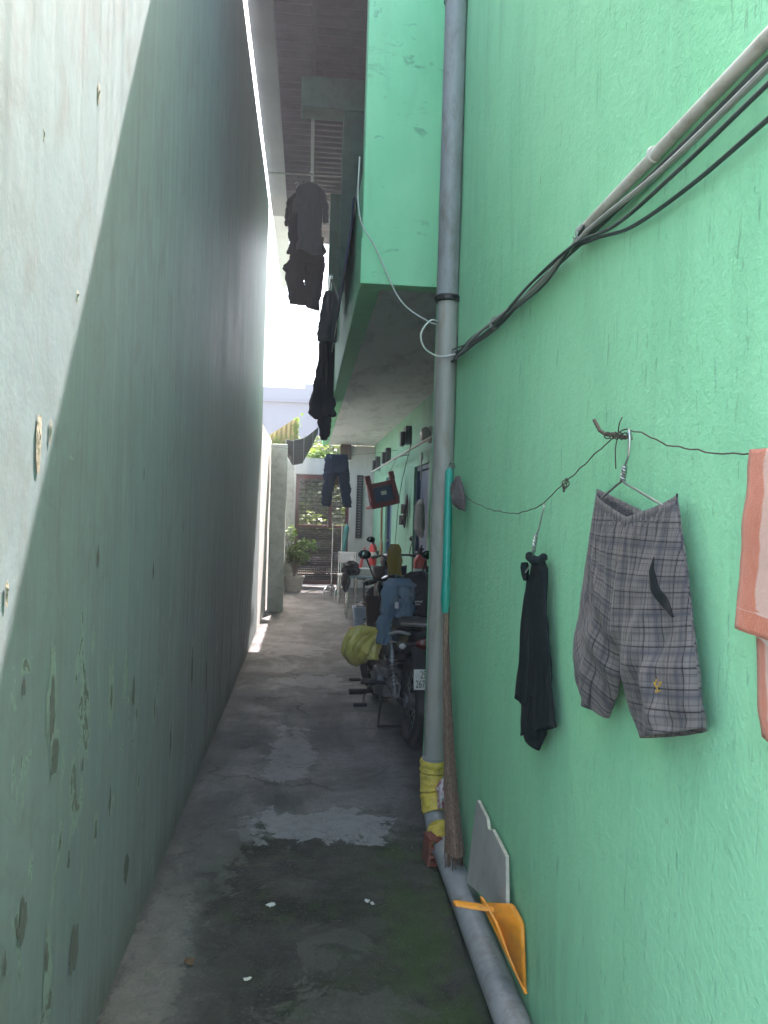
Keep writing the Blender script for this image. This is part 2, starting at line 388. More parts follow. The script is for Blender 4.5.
M['far'] = pmat('far_pale_blue_render', (.15, .165, .20), .8, .05, .4, .05)
M['far2'] = pmat('far_trim', (.12, .135, .17), .8, .05, .4, .05)
M['fibro'] = pmat('weathered_sheet', (.36, .27, .11), .85, .3, 6, .4, 40, dirt=(.14, .11, .05), stretch=(4, 1, .6))
M['chrome'] = pmat('tube_steel', (.45, .46, .46), .25, .1, metal=.9, bump=0)
M['teal_sheet'] = pmat('teal_plastic', (.04, .20, .20), .5, .2)
M['crumb'] = pmat('crumpled_white', (.6, .6, .58), .8, .1)
M['dryleaf'] = pmat('dry_leaf', (.14, .07, .03), .8, .3)
M['halo'] = pmat('pale_green_undercoat', (.29, .355, .31), .7, .2, 20, .3, 60, dirt=(.19, .17, .12), dirt_amt=.7)
M['chipdark'] = pmat('bare_cement', (.10, .115, .095), .9, .3, 30, .5, 60)
M['chip'] = pmat('exposed_mortar', (.33, .28, .20), .95, .35, 40, .9, 60)

def floral_mat():
    m, nt, b = new_mat('floral_film'); k = NB(nt)
    v = k.coord(); n1 = k.noise(v, 42, 5, .6)
    c = k.mix(k.ramp(n1, ((.50, 0), (.56, 1))), (.62, .58, .60), (.48, .10, .24))
    k.link(c, b.inputs['Base Color']); b.inputs['Roughness'].default_value = .4; return m
M['floral'] = floral_mat()

# ------------------------------------------------------------------ mesh builder
class MB:
    def __init__(s): s.v = []; s.f = []; s.uv = {}; s.mi = []
    def add(s, vs, fs, uvs=None, mi=0):
        o = len(s.v); s.v += [Vector(p) for p in vs]
        for f in fs: s.f.append(tuple(i + o for i in f)); s.mi.append(mi)
        if uvs:
            for i, q in enumerate(uvs): s.uv[o + i] = q
        return s
    def box(s, a, b, mtx=None, mi=0):
        (x0, y0, z0), (x1, y1, z1) = a, b
        vs = [Vector(p) for p in ((x0,y0,z0),(x1,y0,z0),(x1,y1,z0),(x0,y1,z0),(x0,y0,z1),(x1,y0,z1),(x1,y1,z1),(x0,y1,z1))]
        if mtx is not None: vs = [mtx @ p for p in vs]
        return s.add(vs, [(0,3,2,1),(4,5,6,7),(0,1,5,4),(1,2,6,5),(2,3,7,6),(3,0,4,7)], mi=mi)
    def tube(s, pts, r, n=8, cap=True, sx=1, closed=False, mi=0):
        pts = [Vector(p) for p in pts]; N = len(pts)
        rs = r if hasattr(r, '__len__') else [r] * N
        vs = []; up = None
        for i, p in enumerate(pts):
            if closed: t = pts[(i + 1) % N] - pts[i - 1]
            else: t = pts[min(i + 1, N - 1)] - pts[max(i - 1, 0)]
            t.normalize()
            if up is None:
                up = Vector((0, 0, 1)) if abs(t.z) < .9 else Vector((0, 1, 0))
            a = t.cross(up)
            if a.length < 1e-6: a = t.orthogonal()
            a.normalize(); bb = a.cross(t).normalized(); up = bb
            for j in range(n):
                q = 2 * PI * j / n
                vs.append(p + (a * math.cos(q) * sx + bb * math.sin(q)) * rs[i])
        fs = []
        for i in range(N if closed else N - 1):
            i2 = (i + 1) % N
            for j in range(n):
                j2 = (j + 1) % n
                fs.append((i*n+j, i*n+j2, i2*n+j2, i2*n+j))
        if cap and not closed:
            fs.append(tuple(range(n))[::-1]); fs.append(tuple((N-1)*n + j for j in range(n)))
        return s.add(vs, fs, mi=mi)
    def lathe(s, prof, mtx=None, n=20, cap=True, mi=0):
        vs = []
        for (r, z) in prof:
            for j in range(n):
                a = 2 * PI * j / n; p = Vector((r * math.cos(a), r * math.sin(a), z))
                vs.append(mtx @ p if mtx is not None else p)
        fs = []
        for i in range(len(prof) - 1):
            for j in range(n): fs.append((i*n+j, i*n+(j+1)%n, (i+1)*n+(j+1)%n, (i+1)*n+j))
        if cap: fs.append(tuple(range(n))[::-1]); fs.append(tuple((len(prof)-1)*n + j for j in range(n)))
        return s.add(vs, fs, mi=mi)
    def grid(s, fn, nu, nv, closeu=False, uvfn=None, mi=0):
        vs = []; uvs = [] if uvfn else None
        cu = nu if closeu else nu + 1
        for j in range(nv + 1):
            for i in range(cu):
                u, w = i / nu, j / nv
                vs.append(Vector(fn(u, w)))
                if uvfn: uvs.append(uvfn(u, w))
        fs = []
        for j in range(nv):
            for i in range(nu):
                i2 = (i + 1) % cu if closeu else i + 1
                fs.append((j*cu+i, j*cu+i2, (j+1)*cu+i2, (j+1)*cu+i))
        return s.add(vs, fs, uvs, mi)
    def ball(s, c, r, n=14, m=9, mtx=None, bumpy=0, seed=0, mi=0):
        c = Vector(c); r = Vector(r if hasattr(r, '__len__') else (r, r, r))
        def fn(u, w):
            a, t = 2 * PI * u, PI * (.001 + .998 * w)
            d = Vector((math.cos(a) * math.sin(t), math.sin(a) * math.sin(t), -math.cos(t)))
            k = 1 + bumpy * noise.noise(d * 2.3 + Vector((seed, 0, 0)))
            p = Vector((d.x * r.x, d.y * r.y, d.z * r.z)) * k
            if mtx is not None: p = mtx @ p
            return c + p
        return s.grid(fn, n, m, True, mi=mi)
    def prism(s, outline, mtx, depth, mi=0):
        n = len(outline)
        vs = [mtx @ Vector((a, b, 0)) for a, b in outline] + [mtx @ Vector((a, b, depth)) for a, b in outline]
        fs = [tuple(range(n))[::-1], tuple(range(n, 2*n))] + [(i, (i+1) % n, n + (i+1) % n, n + i) for i in range(n)]
        return s.add(vs, fs, mi=mi)
    def torus(s, c, R, r, mtx=None, n=36, m=10, sq=1, mi=0):
        c = Vector(c)
        def fn(u, w):
            a, t = 2 * PI * u, 2 * PI * w
            p = Vector((r * sq * math.sin(t), (R + r * math.cos(t)) * math.cos(a), (R + r * math.cos(t)) * math.sin(a)))
            return c + (mtx @ p if mtx is not None else p)
        return s.grid(fn, n, m, True, mi=mi)
    def build(s, name, mat, parent=None, smooth=True, bevel=0, local=False, angle=40, solid=0, sub=0):
        me = bpy.data.meshes.new(name)
        vs = [Vector(p) for p in s.v]
        loc = Vector((0, 0, 0))
        if parent is None:
            xs = [p.x for p in vs]; ys = [p.y for p in vs]; zs = [p.z for p in vs]
            loc = Vector(((min(xs)+max(xs))/2, (min(ys)+max(ys))/2, min(zs)))
        elif not local:
            o = parent
            while o is not None: loc = loc + o.location; o = o.parent
        me.from_pydata([tuple(p - loc) for p in vs], [], s.f)
        mats = mat if isinstance(mat, (list, tuple)) else [mat]
        for q in mats: me.materials.append(q)
        if len(mats) > 1:
            for p, i in zip(me.polygons, s.mi): p.material_index = i
        if s.uv:
            l = me.uv_layers.new(name='UVMap')
            for lp in me.loops: l.data[lp.index].uv = s.uv.get(lp.vertex_index, (0, 0))
        bm = bmesh.new(); bm.from_mesh(me)
        bmesh.ops.remove_doubles(bm, verts=bm.verts, dist=1e-5)
        if not s.uv: bmesh.ops.recalc_face_normals(bm, faces=bm.faces)
        bm.to_mesh(me); bm.free()
        if smooth:
            me.shade_smooth(); me.set_sharp_from_angle(angle=math.radians(angle))
        ob = bpy.data.objects.new(name, me); COL.objects.link(ob)
        if parent is None: ob.location = loc
        else: ob.parent = parent
        if solid:
            q = ob.modifiers.new('solid', 'SOLIDIFY'); q.thickness = solid; q.offset = 0
        if bevel:
            q = ob.modifiers.new('bev', 'BEVEL'); q.width = bevel; q.segments = 2; q.limit_method = 'ANGLE'; q.angle_limit = math.radians(35)
        if sub:
            q = ob.modifiers.new('sub', 'SUBSURF'); q.levels = sub; q.render_levels = sub
        return ob

def tag(o, label, cat, group=None, kind=None):
    if label: o['label'] = label
    if cat: o['category'] = cat
    if group: o['group'] = group
    if kind: o['kind'] = kind
    elif cat: o['kind'] = 'thing'
    return o
def thing(name, label, cat, loc, group=None, rz=0):
    o = bpy.data.objects.new(name, None); COL.objects.link(o); o.empty_display_size = .1
    o.location = loc; o.rotation_euler = (0, 0, rz)
    return tag(o, label, cat, group)
def copy_tree(o, parent=None):
    c = o.copy(); COL.objects.link(c); c.parent = parent
    for ch in list(o.children): copy_tree(ch, c)
    return c
def spline(pts, n=8):
    """Catmull-Rom through pts"""
    P = [Vector(p) for p in pts]; P = [P[0] * 2 - P[1]] + P + [P[-1] * 2 - P[-2]]
    out = []
    for i in range(1, len(P) - 2):
        a, b, c, d = P[i-1:i+3]
        for k in range(n):
            t = k / n
            out.append(.5 * ((2*b) + (c-a)*t + (2*a-5*b+4*c-d)*t*t + (3*b-a-3*c+d)*t**3))
    out.append(P[-2]); return out
def lerp_rows(rows, t):
    """rows: list of tuples whose first item is the parameter"""
    if t <= rows[0][0]: return rows[0][1:]
    for a, b in zip(rows, rows[1:]):
        if t <= b[0]:
            k = (t - a[0]) / (b[0] - a[0])
            return tuple(x + (y - x) * k for x, y in zip(a[1:], b[1:]))
    return rows[-1][1:]
def sst(a, b, x):
    t = max(0, min(1, (x - a) / (b - a))); return t * t * (3 - 2 * t)
def text_mb(txt, size, mtx, ext=.001, mb=None):
    cu = bpy.data.curves.new('t', 'FONT'); cu.body = txt; cu.size = size; cu.extrude = ext
    o = bpy.data.objects.new('t', cu); COL.objects.link(o)
    dg = bpy.context.evaluated_depsgraph_get(); me = bpy.data.meshes.new_from_object(o.evaluated_get(dg))
    mb = mb or MB(); mb.add([mtx @ v.co for v in me.vertices], [tuple(p.vertices) for p in me.polygons])
    bpy.data.objects.remove(o); bpy.data.meshes.remove(me); bpy.data.curves.remove(cu)
    return mb

def garment(rows, O, S, N, nu=40, nv=34, fold=.02, kf=6, seed=0, hem=.01, uv=None, cap_top=False, mb=None, twist=0):
    """hanging tube of cloth. rows: (t, s_left, s_right, z, thickness, n_offset). O origin, S horizontal, N out of the cloth plane."""
    O, S, N = Vector(O), Vector(S), Vector(N); mb = mb or MB()
    def fn(u, w):
        s0, s1, z, th, n0 = lerp_rows(rows, w)
        a = 2 * PI * u; c, d = math.cos(a), math.sin(a)
        s = (s0 + s1) / 2 - (s1 - s0) / 2 * c
        f = noise.noise(Vector((s * kf * 1.7 + seed * 3.1, w * 1.3 + seed, (0 if d >= 0 else 4.7)))) + .6 * noise.noise(Vector((s * kf * 4.1 + w * 2 + seed, w * 3.1, (2.2 if d >= 0 else 8))))
        amp = fold * sst(0, .25, w) * (.35 + .65 * abs(d))
        n = n0 + th * d + f * amp
        zz = z + hem * w * noise.noise(Vector((s * 7 + seed, seed, 0)))
        edge_ = 1.1 * fold * noise.noise(Vector((w * 5.5, seed, 3 if c > 0 else 9))) * abs(c) + .5 * fold * noise.noise(Vector((w * 16, seed, 5 if c > 0 else 1))) * abs(c)
        return O + S * (s + edge_ * sst(0, .12, w)) + N * n + Vector((0, 0, zz))
    mb.grid(fn, nu, nv, True, uvfn=(uv or None))
    return mb

# ------------------------------------------------------------------ the setting
WL, WR, XR = -.56, .67, 1.26      # left wall face, near right wall face, recessed wall face
YE = 4.16                         # end of the near right block
ROOFZ = 5.2
b = MB(); b.grid(lambda u, w: (-30 + 60 * u, -20 + 90 * w, -.03), 12, 12)
tag(b.build('ground', M['ground'], smooth=False), None, None, kind='structure')
def pfn(u, w):
    x = -.62 + 4.5 * u if False else -.6 + 1.95 * u; y = -7 + 22.2 * w
    z = .006 * noise.noise(Vector((x * 2, y * 2, 0))) + .004 * noise.noise(Vector((x * 7, y * 7, 3)))
    return (x, y, z)
b = MB(); b.grid(pfn, 26, 260)
pth = tag(b.build('path', M['path']), None, None, kind='structure')
pth.data.transform(Matrix.Translation(pth.location)); pth.location = (0, 0, 0)

def origin_world(o):
    o.data.transform(Matrix.Translation(o.location)); o.location = (0, 0, 0); return o

# left boundary wall (a grid on its alley face keeps it slightly uneven)
b = MB()
def lw(u, w):
    y = .4 + 8.9 * u; z = -.05 + 5.15 * w  # near end cut short, out of view, to let skylight reach the right wall
    return (WL + .006 * noise.noise(Vector((0, y * .9, z * .9))), y, z)
b.grid(lw, 60, 34)
x0 = WL - .2
b.add([(WL, .4, -.05), (x0, .4, -.05), (x0, 9.3, -.05), (WL, 9.3, -.05), (WL, .4, 5.1), (x0, .4, 5.1), (x0, 9.3, 5.1), (WL, 9.3, 5.1)],
      [(1, 2, 6, 5), (4, 5, 6, 7), (2, 3, 7, 6), (0, 1, 5, 4)])
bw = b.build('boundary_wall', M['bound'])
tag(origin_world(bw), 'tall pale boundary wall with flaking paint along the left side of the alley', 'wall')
# broken plaster spots on it
b = MB()
def chip(mb, y, z, w, h, seed):
    def fn(u, v):
        a = 2 * PI * u; r = v * (1 + .45 * noise.noise(Vector((math.cos(a) * 1.6, math.sin(a) * 1.6, seed))))
        return (WL + .0035 - .002 * v + .004 * (1 - v) * noise.noise(Vector((a, v * 4, seed))), y + w * r * math.cos(a), z + h * r * math.sin(a) + (h * .5 * r * -math.sin(a) if math.sin(a) > 0 else 0))
    mb.grid(fn, 22, 4, True)
for q in ((1.665, 1.635, .016, .085, 1), (1.735, 1.655, .006, .035, 2), (1.515, 1.33, .008, .03, 3), (2.03, 2.545, .01, .04, 4), (1.64, 2.25, .008, .03, 5), (1.9, 1.99, .008, .02, 6)):
    b = MB(); chip(b, *q); b.build('plaster_chip', M['chip'], bw)
def flake(y, z, w, h, seed, core):
    def blob(off, sc_, dz, sd):
        def fn(u, v):
            a = 2 * PI * u
            k = 1 + .55 * noise.noise(Vector((math.cos(a) * 1.5, math.sin(a) * 1.5, sd))) + .28 * noise.noise(Vector((math.cos(a) * 5, math.sin(a) * 5, sd + 3)))
            yy = y + w * sc_ * v * k * math.cos(a) * (1 - .35 * math.sin(a)); zz = z + dz + h * sc_ * v * k * math.sin(a)
            return (WL + off + .006 * noise.noise(Vector((0, yy * .9, zz * .9))), yy, zz)
        return MB().grid(fn, 40, 3, True)
    if core < 1: blob(.0016, 1, 0, seed).build('flaked_patch', M['halo'], bw)
    if core > 0: blob(.0026, core, -h * .18 if core < 1 else 0, seed + 9).build('paint_chip', M['chipdark'], bw)
FL = [(1.80, 1.06, .035, .115, 1, .55), (1.825, .93, .03, .06, 2, .8), (2.33, .95, .03, .10, 3, .35), (2.50, .96, .022, .085, 4, 0), (2.62, .88, .02, .05, 5, 1), (1.64, .64, .022, .038, 6, 1), (2.02, .37, .035, .07, 7, 1),
      (1.81, .45, .032, .085, 8, 0), (1.80, .47, .014, .035, 9, 1), (1.55, .60, .008, .02, 10, 1), (2.2, .60, .02, .05, 11, .6), (2.35, .62, .012, .04, 12, 1), (2.75, .55, .02, .06, 13, .4), (3.0, .75, .018, .09, 14, .5),
      (2.9, 1.25, .012, .035, 15, 1), (2.15, 1.35, .010, .03, 16, 1), (1.62, 1.12, .008, .02, 17, 1), (3.4, .5, .03, .09, 18, .7), (3.3, 1.02, .02, .12, 19, .3), (4.0, .7, .03, .14, 20, .8), (4.6, .5, .03, .12, 21, 1), (1.95, .62, .010, .025, 22, 1),
      (2.6, .3, .03, .05, 23, 1), (1.72, .25, .03, .06, 24, .7), (2.05, .82, .008, .02, 25, 1), (2.7, 1.6, .006, .02, 26, 1), (3.6, 1.4, .008, .03, 27, 1)]
for q in FL: flake(*q)

# low wall and pillar beyond it
b = MB().box((WL - .2, 9.305, -.05), (WL, 14.62, 2.5))
tag(origin_world(b.build('low_wall', M['pale_wall'], bevel=.01)), 'lower whitewashed wall catching sun beyond the end of the tall left wall', 'wall')
b = MB().box((-.53, 11.1, -.03), (-.305, 11.32, 2.40))
b2 = b.build('pillar', M['conc'], bevel=.012)
tag(b2, 'square grey concrete pillar standing against the low sunlit wall', 'pillar')

# ------------------------------------------------------------------ the green building
bd = thing('green_building', 'mint green rendered building with overhanging gallery along the right side of the alley', 'building', (2.3, 4, 0))
b = MB()
def rw(u, w):
    y = -6 + (YE + 6) * u; z = -.05 + 5.0 * w
    return (WR + .005 * noise.noise(Vector((3, y * 1.1, z * 1.1))) + .002 * noise.noise(Vector((5, y * 5, z * 5))), y, z)
b.grid(rw, 110, 44)
b.add([(WR, -6, -.05), (4, -6, -.05), (4, YE, -.05), (WR, YE, -.05), (WR, -6, 4.95), (4, -6, 4.95), (4, YE, 4.95), (WR, YE, 4.95)],
      [(1, 2, 6, 5), (4, 5, 6, 7), (2, 3, 7, 6), (0, 1, 5, 4)])
def bpart(mb, name, mat, **kw):
    o = mb.build(name, mat, bd, **kw)
    o.data.transform(Matrix.Translation(bd.location)); o.location = -bd.location   # object space = world space
    return o
bpart(b, 'near_wall', M['green'])
# recessed ground-floor wall with two door openings
b = MB()
Y0, Y1 = YE + .125, 14.8
for (a, c, z0, z1) in ((Y0, 8.0, -.05, 2.73), (9.1, 11.45, -.05, 2.73), (12.4, Y1, -.05, 2.73), (8.0, 9.1, 2.02, 2.73), (11.45, 12.4, 2.02, 2.73)):
    b.box((XR, a, z0), (XR + .16, c, z1))
bpart(b, 'recessed_wall', M['recess_shade_green'], smooth=False)
bpart(MB().box((XR + .163, Y0, -.05), (4, Y1, 2.73)), 'rear_block', M['dark'], smooth=False)
bpart(MB().box((XR, Y0, 2.852), (4, Y1, 5.12)), 'upper_wall', M['recess_shade_green'], smooth=False)
b = MB().box((.372, Y0, 2.733), (4, 15.0, 2.85))
bpart(b, 'gallery_slab', M['soffit'], smooth=False)
b = MB().box((.252, Y0, 2.73), (.370, 15.0, 3.38))
bpart(b, 'parapet', M['green'], bevel=.006)
b = MB().box((.252, YE + .003, 2.725), (XR, YE + .122, 5.15))
bpart(b, 'end_wall', M['green'], bevel=.008)
b = MB().box((.250, YE - .003, 2.722), (.668, YE + .002, 2.965))   # the slightly thicker render of the lower band
bpart(b, 'render_band', M['green'], bevel=.002)
bpart(MB().box((.215, 6.6, 3.382), (.40, 6.78, 4.9)), 'column', M['shaded_green'], bevel=.006)
bpart(MB().box((.165, 9.0, 3.385), (.325, 9.16, 5.165)), 'column', M['shaded_green'], bevel=.006)
bpart(MB().box((-.15, 6.58, 4.9), (XR - .003, 6.80, 5.165)), 'roof_beam', M['shaded_green'], bevel=.006)
for (a, c) in ((8.0, 9.1), (11.45, 12.4)):
    f = MB()
    f.box((XR + .03, a, 0), (XR + .14, a + .05, 2.02)); f.box((XR + .03, c - .05, 0), (XR + .14, c, 2.02)); f.box((XR + .03, a + .05, 1.97), (XR + .14, c - .05, 2.02))
    f.box((XR + .07, a + .05, .01), (XR + .11, c - .05, 1.97))
    for zz in (.25, 1.12): f.box((XR + .058, a + .16, zz), (XR + .07, c - .16, zz + .68))
    d = bpart(f, 'door', M['door'], bevel=.004)
    h = MB().tube([(XR + .03, c - .14, 1.0), (XR + .03, c - .14, 1.02), (XR + .03, c - .27, 1.02)], .011)
    h.tube([(XR + .07, c - .14, 1.01), (XR + .03, c - .14, 1.01)], .018)
    o = h.build('handle', M['steel'], d); o.data.transform(Matrix.Translation(Vector((0, 0, 0))))
# roof sheet: ribs run across the alley
b = MB()
def rf(u, w):
    y = 3.77 + 7.16 * w; x = -.42 + 4.5 * u
    return (x, y, ROOFZ + .045 + .02 * math.sin(y * 2 * PI / .118) + .02 * x * 0)
b.grid(rf, 6, 850)
bpart(b, 'roof', M['roof'], solid=.003)
b = MB()
for x in (-.07, .75): b.box((x, 3.8, ROOFZ - .005), (x + .035, 10.9, ROOFZ + .022))
bpart(b, 'purlins', M['roof'], smooth=False)
bpart(MB().box((-.546, 3.77, ROOFZ - .012), (-.352, 9.88, ROOFZ + .02)), 'eave_sheet', M['eave'], bevel=.004)
bpart(MB().box((-.540, 9.884, ROOFZ - .008), (-.36, 13.1, ROOFZ + .02)), 'pale_eave_sheet', M['eave_pale'], bevel=.004)

# ------------------------------------------------------------------ drain pipe
PX, PY, PR = .619, 3.53, .051
dp = thing('drain_pipe', 'grey PVC drain pipe down the corner of the green wall and along its foot', 'pipe', (PX, PY, 0))
def cyl(a, c, r, n=24, mb=None):
    mb = mb or MB(); mb.tube([a, c], r, n); return mb
b = cyl((PX, PY, 2.50), (PX, PY, 5.0), PR); b.build('upper_pipe', M['pvc'], dp)
b = cyl((PX + .003, PY + .002, .28), (PX + .003, PY + .002, 2.50), PR * .96); b.build('lower_pipe', M['pvc_b'], dp)
b = MB().lathe([(PR + .002, 3.86), (PR + .007, 3.862), (PR + .007, 4.02), (PR + .002, 4.022)], Matrix.Translation((PX, PY, 0)), 24); b.build('coupling', M['pvc_c'], dp)
b = MB().lathe([(PR + .002, 2.470), (PR + .008, 2.474), (PR + .009, 2.494), (PR + .003, 2.50)], Matrix.Translation((PX, PY, 0)), 24)
b.tube([(PX + PR, PY + .02, 2.485), (WR - .005, PY + .06, 2.485)], .007); b.build('pipe_clamp', M['black_rubber'], dp)
el = spline([(PX, PY, .36), (PX, PY, .25), (PX + .002, PY - .03, .15), (PX + .01, PY - .12, .075), (.624, PY - .3, .058)], 6)
MB().tube(el, PR + .003, 22).build('elbow', M['pvc'], dp)
b = MB().tube([(.624, PY - .22, .064), (.624, 3.0, .060), (.622, 2.2, .058), (.616, 1.0, .056), (.61, -2.0, .056)], PR, 24); b.build('floor_pipe', M['pvc'], dp)
def wrap(pts, r, seed):
    mb = MB(); pts = spline(pts, 8); N = len(pts)
    mb.tube(pts, [r * (1 + .10 * noise.noise(Vector((i * .9, seed, 0))) + (.03 if i % 3 else 0)) for i in range(N)], 26)
    for q in mb.v[-0:] if False else []: pass
    for i, q in enumerate(mb.v): mb.v[i] = q + Vector((noise.noise(q * 35 + Vector((seed, 0, 0))), noise.noise(q * 35 + Vector((0, seed, 0))), noise.noise(q * 35))) * .0045
    return mb
wrap([(PX, PY, .35), (PX, PY, .27), (PX + .002, PY - .02, .19), (PX + .006, PY - .06, .125)], PR + .009, 2).build('yellow_tape', M['tape'], dp)
wrap([(PX + .012, PY - .16, .078), (.620, PY - .22, .068), (.621, PY - .285, .062)], PR + .0085, 5).build('yellow_tape', M['tape'], dp)

# ------------------------------------------------------------------ conduit and cables on the near wall
cx = WR - .014
b = MB().tube([(cx, -3, 2.235), (cx, 1.0, 2.215), (cx, 1.75, 2.205), (cx, 1.85, 2.203)], .0125, 10)
for yy in (.7, 1.45): b.torus((cx, yy, 2.211), .0145, .003, n=12, m=6, mtx=Matrix.Rotation(PI/2, 3, 'Z'))
tag(b.build('wall_conduit', M['white_pipe']), 'rigid off white conduit running level high on the green wall', 'conduit')
CB = [
 ('dark_cable', 'dark thick cable clipped tight under the white conduit', [(-3, 2.20), (1.0, 2.188), (1.45, 2.175), (1.85, 2.178), (2.3, 2.188), (2.7, 2.168), (3.1, 2.19), (3.5, 2.235)], .0065, 'cable_dk', .010),
 ('grey_cable', 'pale grey cable sagging beside the white conduit toward the drain pipe', [(-3, 2.21), (1.0, 2.165), (1.4, 2.158), (1.8, 2.178), (2.2, 2.168), (2.6, 2.185), (3.0, 2.20), (3.3, 2.195), (3.5, 2.19)], .0062, 'cable_grey', .022),
 ('thin_cable', 'thin dark cable with a shallow sag below the conduit bundle', [(-3, 2.15), (1.05, 2.125), (1.3, 2.123), (1.6, 2.128), (1.85, 2.170), (2.2, 2.18), (2.7, 2.168), (3.1, 2.17), (3.5, 2.19)], .004, 'cable_dk', .030),
 ('loose_cable', 'lowest loose black cable hanging farthest under the conduit', [(-3, 2.11), (1.05, 2.085), (1.3, 2.087), (1.55, 2.105), (1.75, 2.150), (1.95, 2.18), (2.3, 2.195), (2.7, 2.190), (3.1, 2.215), (3.5, 2.205)], .0042, 'cable_dk', .018),
 ('sagging_cable', 'dark cable bowing below the knot where the conduit ends', [(1.80, 2.20), (1.95, 2.165), (2.1, 2.143), (2.3, 2.148), (2.5, 2.160), (2.75, 2.175), (3.05, 2.19), (3.5, 2.245)], .0035, 'cable_dk', .026),
]
for nm, lab, pts, r, mt, off in CB:
    if pts[0][0] < 0:      # even out the spacing of the first stretch
        (ya, za), (yb, zb) = pts[:2]; pts = [(ya + (yb - ya) * t, za + (zb - za) * t) for t in (0, .3, .55, .72, .84, .93)] + pts[1:]
    p3 = [(WR - off - .004 * math.sin(y * 5 + r * 900), y, z) for y, z in pts]
    tag(MB().tube(spline(p3, 8), r, 8).build(nm, M[mt]), lab, 'cable')
for yy, zz, lab in ((1.81, 2.19, 'wire tie knotting the cable bundle at the end of the white conduit'), (2.69, 2.182, 'wire tie pinching the cables together midway to the drain pipe')):
    b = MB().tube([(WR - .018 - .019 * math.cos(a), yy + .012 * a / 4, zz + .019 * math.sin(a)) for a in [i * .4 for i in range(32)]], .0022, 6)
    tag(b.build('cable_tie', M['cable_grey']), lab, 'cable tie')
# black coil hanging behind the drain pipe
b = MB()
for k in range(3):
    b.tube([(PX + .055 + .012 * k + .006 * math.sin(3 * a), PY + .02 + .03 * math.cos(a) + .01 * k, 2.30 + .17 * math.sin(a)) for a in [2 * PI * i / 22 for i in range(22)]], .006, 7, closed=True)
tag(b.build('cable_coil', M['black_rubber']), 'coil of black cable tucked behind the drain pipe below its clamp', 'cable coil')
# thin white cable from gallery to the pipe
pts = [(.22, 9.0, 3.22), (.232, 6.0, 3.28), (.238, 4.6, 3.36), (.226, 4.15, 3.395), (.222, 4.12, 3.16), (.25, 4.12, 3.02), (.325, 4.115, 2.90), (.46, 4.1, 2.63), (.575, 3.85, 2.46), (.60, 3.60, 2.385),
       (.535, 3.45, 2.365), (.487, 3.43, 2.30), (.505, 3.44, 2.235), (.575, 3.46, 2.205), (.655, 3.45, 2.215), (.655, 3.42, 2.19), (.655, 3.30, 2.20), (.658, 3.0, 2.205)]
tag(MB().tube(spline(pts, 10), .0042, 7).build('white_cable', M['cable_white']), 'thin white cable drooping from the gallery edge and looping round the drain pipe', 'cable')

# ------------------------------------------------------------------ laundry wire on the near wall
wpts = [(.652, 3.36, 1.643), (.64, 3.1, 1.57), (.635, 2.75, 1.523), (.63, 2.5, 1.508), (.628, 2.3, 1.502), (.63, 2.17, 1.508), (.632, 2.02, 1.530), (.635, 1.90, 1.572), (.637, 1.83, 1.590), (.64, 1.70, 1.632), (.645, 1.555, 1.676),
        (.64, 1.47, 1.672), (.638, 1.3, 1.630), (.634, 1.10, 1.600), (.63, .8, 1.59), (.635, .3, 1.62), (.66, .1, 1.66)]
sp = spline(wpts, 8)
sp = [p + Vector((0, .004 * noise.noise(p * 19), .006 * noise.noise(p * 23))) for p in sp]
b = MB().tube(sp, .0014, 6)
for k in range(4): b.torus((.636, 1.85 + .006 * k, 1.585 - .006 * k), .007 + .002 * (k % 2), .0016, n=10, m=5, mtx=Matrix.Rotation(k, 3, 'Z'))
lw_ = tag(b.build('laundry_wire', M['rust']), 'thin rusty wire strung along the green wall holding the laundry', 'wire')
b = MB().tube([(.69, 1.553, 1.668), (.655, 1.553, 1.668), (.615, 1.556, 1.672), (.61, 1.575, 1.682), (.607, 1.60, 1.706)], .0042, 7)
for k in range(7): b.torus((.65 - .012 * (k % 4), 1.553 - .004 * k, 1.668), .0065, .0015, n=10, m=5, mtx=Matrix.Rotation(.4 * k, 3, 'Z'))
b.tube(spline([(.64, 1.55, 1.668), (.635, 1.548, 1.64), (.64, 1.555, 1.60)], 5), .0013, 5)
b.tube(spline([(.64, 1.55, 1.668), (.63, 1.52, 1.69), (.64, 1.53, 1.705)], 5), .0013, 5)
tag(b.build('wall_hook', M['rust']), 'bent rusty nail with twisted wire ends above the plaid shorts', 'hook')

def hanger(name, label, pts, neck, r=.0024):
    b = MB().tube(spline(pts, 6), r, 7)
    a, c = Vector(neck[0]), Vector(neck[1]); ax = (c - a); L = ax.length
    for s_ in (0, PI):
        b.tube([a + ax * t + Vector((.004 * math.cos(t * 16 + s_), .004 * math.sin(t * 16 + s_), 0)) for t in [i / 24 for i in range(25)]], r, 6)
    return b
hx = .622
b = hanger('wire_hanger', '', [(.64, 1.478, 1.655), (.63, 1.468, 1.672), (hx, 1.452, 1.668), (hx, 1.448, 1.65), (hx, 1.452, 1.62), (hx, 1.468, 1.60)], [(hx, 1.468, 1.60), (hx, 1.475, 1.572)])
b.tube([(hx, 1.475, 1.572), (hx, 1.50, 1.566), (hx, 1.60, 1.533), (.63, 1.618, 1.522)], .0024, 7)
b.tube([(hx, 1.475, 1.572), (hx, 1.46, 1.566), (hx, 1.30, 1.523), (.63, 1.28, 1.510)], .0024, 7)
tag(b.build('wire_hanger', M['galv']), 'galvanised wire hanger hooked on the bent nail, carrying the plaid shorts', 'hanger')

